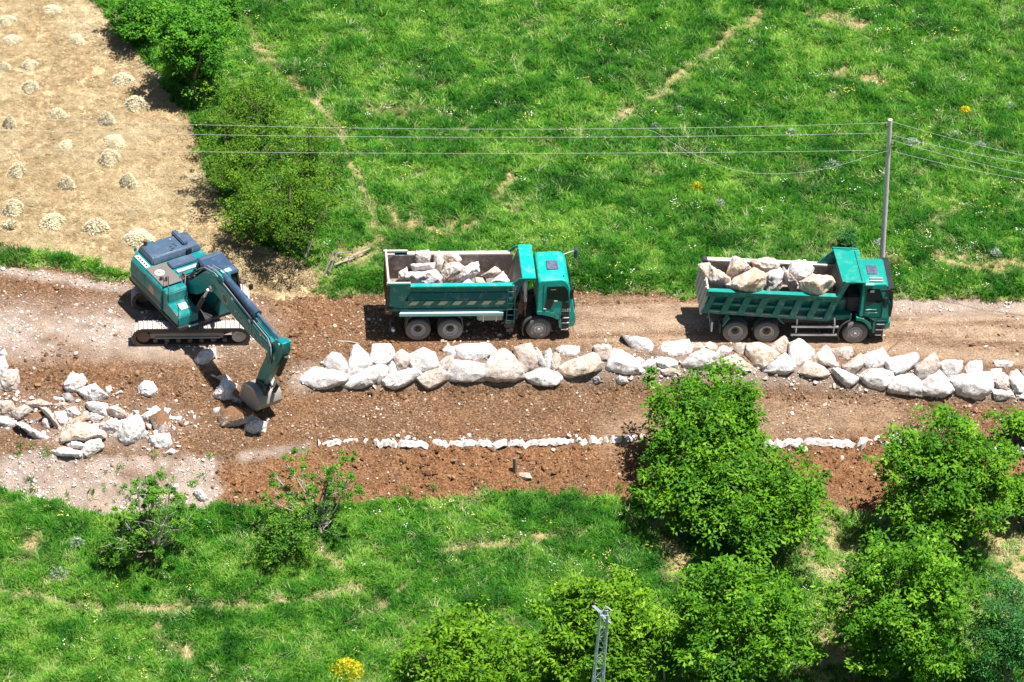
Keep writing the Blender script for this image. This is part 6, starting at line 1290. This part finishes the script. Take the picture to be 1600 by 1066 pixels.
def wire(pxs, yf, label, r=.0052, group='power lines on the pole'):
    """pxs: picture points; yf(world x) gives the depth the cable hangs at"""
    pts = []
    for u, v in pxs:
        lo_, hi = -2., 14.
        for _ in range(40):
            md_ = (lo_+hi)/2; p = P(u, v, md_)
            if p[1] > yf(p[0]): lo_ = md_
            else: hi = md_
        pts.append(tuple(P(u, v, (lo_+hi)/2)))
    m = MB(); m.pipe(pts, r, 5); o_ = m.build('power_line', 'wire', None, True); tag(o_, label, 'cable', group)
def para(u0, v0, u1, um, a, n=40):
    return [(u, v0+a*((u0-um)**2-(u-um)**2)) for u in np.linspace(u0, u1, n)]
Y_ = top.y
wire(para(1388, 192, -500, 800, 2.9e-5), lambda x: Y_-.1, 'topmost power line running left from the pole top')
wire(para(1385, 208, -500, 790, 1.9e-5), lambda x: Y_-.35, 'second power line running left from the pole')
wire(para(1372, 235, -500, 760, 1.3e-5), lambda x: Y_-.6, 'lowest straight power line running left from the pole')
wire([(1388, 236), (1370, 240), (1340, 250), (1300, 262), (1260, 269), (1220, 272), (1180, 271), (1140, 264), (1105, 251), (1075, 237), (1048, 222), (1025, 207), (1012, 203)], lambda x: Y_-.45, 'slack cable dipping left of the pole below the straight lines', .005)
for (a, b_), l in (((190, 243), 'topmost power line running right from the pole'), ((211, 255), 'second power line running right from the pole'), ((219, 271), 'third power line running right from the pole'), ((236, 281), 'lowest power line running right from the pole')):
    wire([(u, a+(b_-a)*((u-1394)/206)+10*((u-1394)/206)*(1-(u-1394)/206)) for u in np.linspace(1394, 1720, 20)], lambda x: Y_-.1-(x-top.x)*.35, l)
# lattice mast
tb = None
tb = Vector(P(944, 958, 6.5))
bz = Hs(tb.x, tb.y); mr = empty('lattice_mast', (tb.x-.10, tb.y, bz), 0, 'bluish galvanised lattice mast with a short crossarm in front of the yellow green tree', 'mast')
hh = tb.z-bz; w0, w1 = .55, .26
def cor(k, z): 
    w_ = w0+(w1-w0)*z/hh; sx, sy = ((-1, -1), (1, -1), (1, 1), (-1, 1))[k]; return Vector((.10*z/hh+sx*w_/2, sy*w_/2, z))
for k in range(4):
    m = MB(); m.pipe([cor(k, 0), cor(k, hh)], .035, 4); m.build('corner_leg', 'galv', mr)
m = MB(); nb = int(hh/.5)
for i in range(nb):
    z0_, z1_ = hh*i/nb, hh*(i+1)/nb
    for k in range(4): a, b_ = (k, (k+1) % 4) if i % 2 else ((k+1) % 4, k); m.pipe([cor(a, z0_), cor(b_, z1_)], .018, 4); m.pipe([cor(k, z1_), cor((k+1) % 4, z1_)], .014, 4)
m.build('bracing', 'galv', mr)
m = MB(); c_ = Vector((.05, 0, hh-.1)); m.pipe([c_+Vector((-.36, .3, .22)), c_+Vector((.30, -.20, -.22))], .04, 4); m.pipe([c_+Vector((-.36, .42, .22)), c_+Vector((.30, -.06, -.2))], .025, 4); m.pipe([c_+Vector((-.05, 0, .1)), c_+Vector((.1, .1, .36)), c_+Vector((.35, 0, .2))], .03, 4); m.build('crossarm', 'galv', mr)
m = MB(); m.cyl(tuple(c_+Vector((-.34, .33, .22))), .06, 0, .16, 10, 'z'); m.build('insulator', 'dark', mr)
# wood
def sticks(name, label, cat, segs, m_='deadwood', group=None):
    root = None
    for i, (a, b_, r_, z0_, z1_) in enumerate(segs):
        p = G(*a, z0_); q = G(*b_, 0); q = Vector(P(b_[0], b_[1], q.z+z1_)) if z1_ else G(*b_, .08)
        if root is None: root = empty(name, (p.x, p.y, p.z-z0_), 0, label, cat, group); base = Vector(root.location)
        mb_ = MB(); md_ = (p+q)/2+Vector((.03, 0, .03)); mb_.pipe([tuple(p-base), tuple(md_-base), tuple(q-base)], r_, 7, r_*.7); mb_.build('limb' if cat != 'gate' else 'board', m_, root)
def upright(name, label, cat, items, m_='deadwood', part='post'):
    """items: base px, top px, radius: a straight piece rising from the ground"""
    root = None
    for a, b_, r_, tz in items:
        p = G(*a); q = None
        q = Vector(P(b_[0], b_[1], p.z+tz))
        if root is None: root = empty(name, p, 0, label, cat); base = Vector(p)
        mb_ = MB(); mb_.pipe([tuple(p-base-Vector((0, 0, .1))), tuple((p+q)/2-base+Vector((.02, 0, 0))), tuple(q-base)], r_, 8, r_*.75); mb_.build(part, m_, root)
upright('forked_post', 'forked grey wooden post leaning at the foot of the dense bush', 'post', [((474, 406), (492, 363), .075, 1.2), ((482, 386), (484, 359), .05, .85)])
upright('broken_gate', 'weathered boards of a broken wooden gate leaning in the grass behind the left truck', 'gate', [((503, 434), (522, 392), .05, 1.1), ((511, 431), (529, 389), .05, 1.1), ((507, 425), (516, 424), .03, .25), ((514, 408), (523, 407), .03, .65)], part='board')
sticks('fallen_branch', 'pale split dead branch lying in the grass left of the left truck', 'branch', [((522, 415), (578, 388), .06, .15, .3), ((522, 414), (552, 404), .045, .3, .3), ((528, 396), (556, 394), .03, .3, .35)])
upright('post_stump', 'short dark post stump with a pale broken top in the brown bank', 'stump', [((804, 739), (804, 716), .10, .75)], 'bark')
upright('wooden_stake', 'thin pale wooden stake at the bottom edge right of the yellow green tree', 'stake', [((1038, 1070), (1037, 1046), .04, .8)], 'palebark')
sticks('twig', 'thin dry twig lying against the boulders right of the right truck', 'twig', [((1347, 586), (1404, 531), .014, .9, .15)], 'bark')
sticks('plank', 'thin pink wooden slat on the soil above the left end of the boulder wall', 'plank', [((528, 533), (562, 537), .035, .05, 0)], 'palebark')
